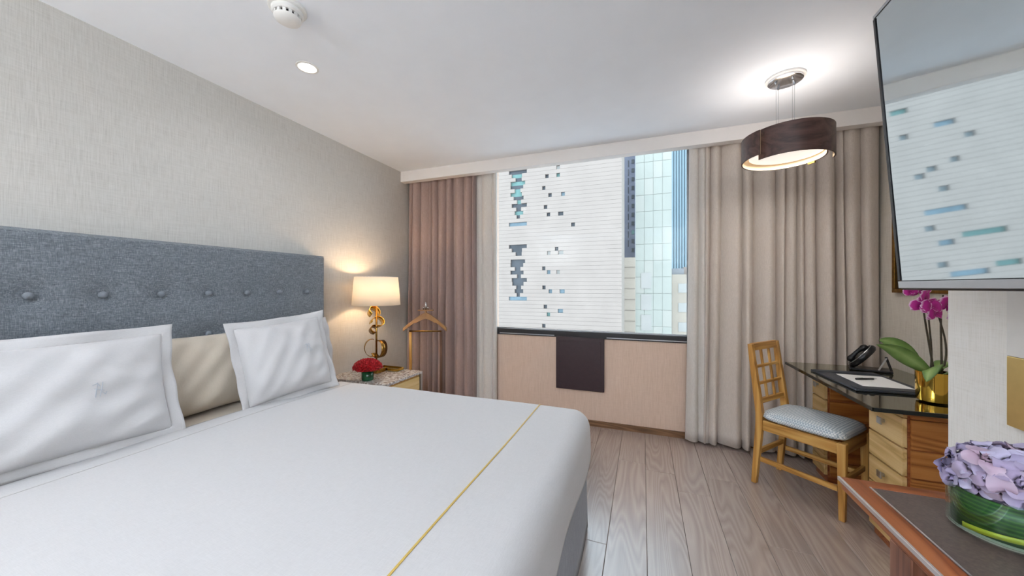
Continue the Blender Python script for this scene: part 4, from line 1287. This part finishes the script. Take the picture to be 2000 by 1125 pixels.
for a in (200, 110, 20, 290):
    ca, sa = cos(R(a)), sin(R(a))
    MB().tube([(.055 * ca, .055 * sa, -.026), (.052 * ca, .052 * sa, PZ - .028)], .0012, 6).build('wire', M['satin'], pd)
    MB().lathe([(.006, -.040), (.006, -.0262)], 10, cx=.055 * ca, cy=.055 * sa).build('wire_grip', M['chrome'], pd)
for a in (278, 30):
    ca, sa = cos(R(a)), sin(R(a))
    MB().box(-.02, .02, -.005, .005, -.012, 0).build('bracket', M['bronze'], pd, loc=(.186 * ca, .186 * sa, PZ - .066), rot=(0, 0, R(a + 90)))
pl = bpy.data.lights.new('pendant_uplight', 'AREA'); pl.shape = 'DISK'; pl.size = .34; pl.energy = 1.9; pl.color = (1, .93, .88)
plo = bpy.data.objects.new('pendant_uplight', pl); plo.location = (.794, 2.52, ZC + PZ + .04); plo.rotation_euler = (pi, 0, 0); COL.objects.link(plo)

pl2 = bpy.data.lights.new('pendant_downlight', 'AREA'); pl2.shape = 'DISK'; pl2.size = .34; pl2.energy = 3; pl2.color = (1, .93, .86)
plo2 = bpy.data.objects.new('pendant_downlight', pl2); plo2.location = (.794, 2.52, ZC + PZ - .037); COL.objects.link(plo2)

# ------------------------------------------------------------------ ceiling fittings and added lamps out of view
def downlight(x, y, label, power, group='recessed downlights'):
    t = thing('downlight', label, 'lamp', (x, y, ZC), 0, group)
    MB().lathe([(.058, -.0005), (.058, -.004), (.047, -.006), (.045, -.001)], 36, cap0=False, cap1=False).build('trim_ring', M['white_plastic'], t, auto=40)
    MB().lathe([(.044, -.0030), (.044, -.0005)], 30).build('lens', emit('downlight lens', (1, .93, .80, 1), 5), t)
    l = bpy.data.lights.new('downlight_beam', 'SPOT'); l.energy = power; l.color = (.86, .93, 1.0); l.spot_size = R(165); l.spot_blend = .7; l.shadow_soft_size = .05
    o = bpy.data.objects.new('downlight_beam', l); o.location = (x, y, ZC - .02); COL.objects.link(o)
downlight(-1.775, 1.456, 'round recessed downlight glowing in the ceiling above the bed', 9)
downlight(-1.775, -.6, 'added unseen recessed downlight over the near side of the bed', 15)  # this and the next three are added, unseen, to brighten the room
downlight(-.3, -.6, 'added unseen recessed downlight above the viewer', 26)
downlight(-.3, -1.9, 'added unseen recessed downlight near the back wall', 15)
downlight(-1.775, -1.9, 'added unseen recessed downlight in the far back corner', 15)

sd = thing('smoke_detector', 'white smoke detector with dark vents on the ceiling', 'detector', (-1.478, 1.115, ZC))
MB().lathe([(.075, -.0005), (.075, -.012), (.070, -.016)], 36).build('mounting_base', M['white_plastic'], sd, auto=40)
MB().lathe([(.062, -.0165), (.062, -.030), (.055, -.036)], 36).build('body', M['white_plastic'], sd, auto=40)
MB().lathe([(.046, -.0365), (.046, -.050)], 30).build('vent_core', M['dark'], sd)
for k in range(14):
    a = 2 * pi * k / 14
    MB().box(-.004, .004, -.006, .006, -.05, -.0365).build('vent_rib', M['white_plastic'], sd, loc=(.049 * cos(a), .049 * sin(a), 0), rot=(0, 0, a))
MB().lathe([(.054, -.0502), (.050, -.058), (.030, -.066), (.0, -.068)], 36, cap1=False).build('cap', M['white_plastic'], sd, smooth=True, auto=50)

def added_uplighter(x, y, label):  # added behind the camera, only to brighten ceiling and walls
    t = thing('added_floor_lamp', label, 'lamp', (x, y, 0), 0, 'added uplighters')
    MB().lathe([(.14, .001), (.14, .015), (.02, .025)], 32).build('base', M['bronze'], t, auto=40)
    MB().tube([(0, 0, .02), (0, 0, 1.70)], .011, 10).build('pole', M['bronze'], t, smooth=True)
    MB().lathe([(.02, 1.69), (.10, 1.72), (.17, 1.78), (.19, 1.82)], 36, cap0=True, cap1=False).build('bowl', M['white_plastic'], t, smooth=True, solid=.004)
    l = bpy.data.lights.new('fill_uplight', 'AREA'); l.shape = 'DISK'; l.size = .28; l.energy = 112; l.color = (.80, .90, 1.0)
    o = bpy.data.objects.new('fill_uplight', l); o.location = (x, y, 1.80); o.rotation_euler = (pi, 0, 0); COL.objects.link(o)
added_uplighter(-2.15, -2.25, 'added unseen uplighter floor lamp in the back corner beyond the bed')
added_uplighter(.65, -2.25, 'added unseen uplighter floor lamp in the back corner beside the pier')
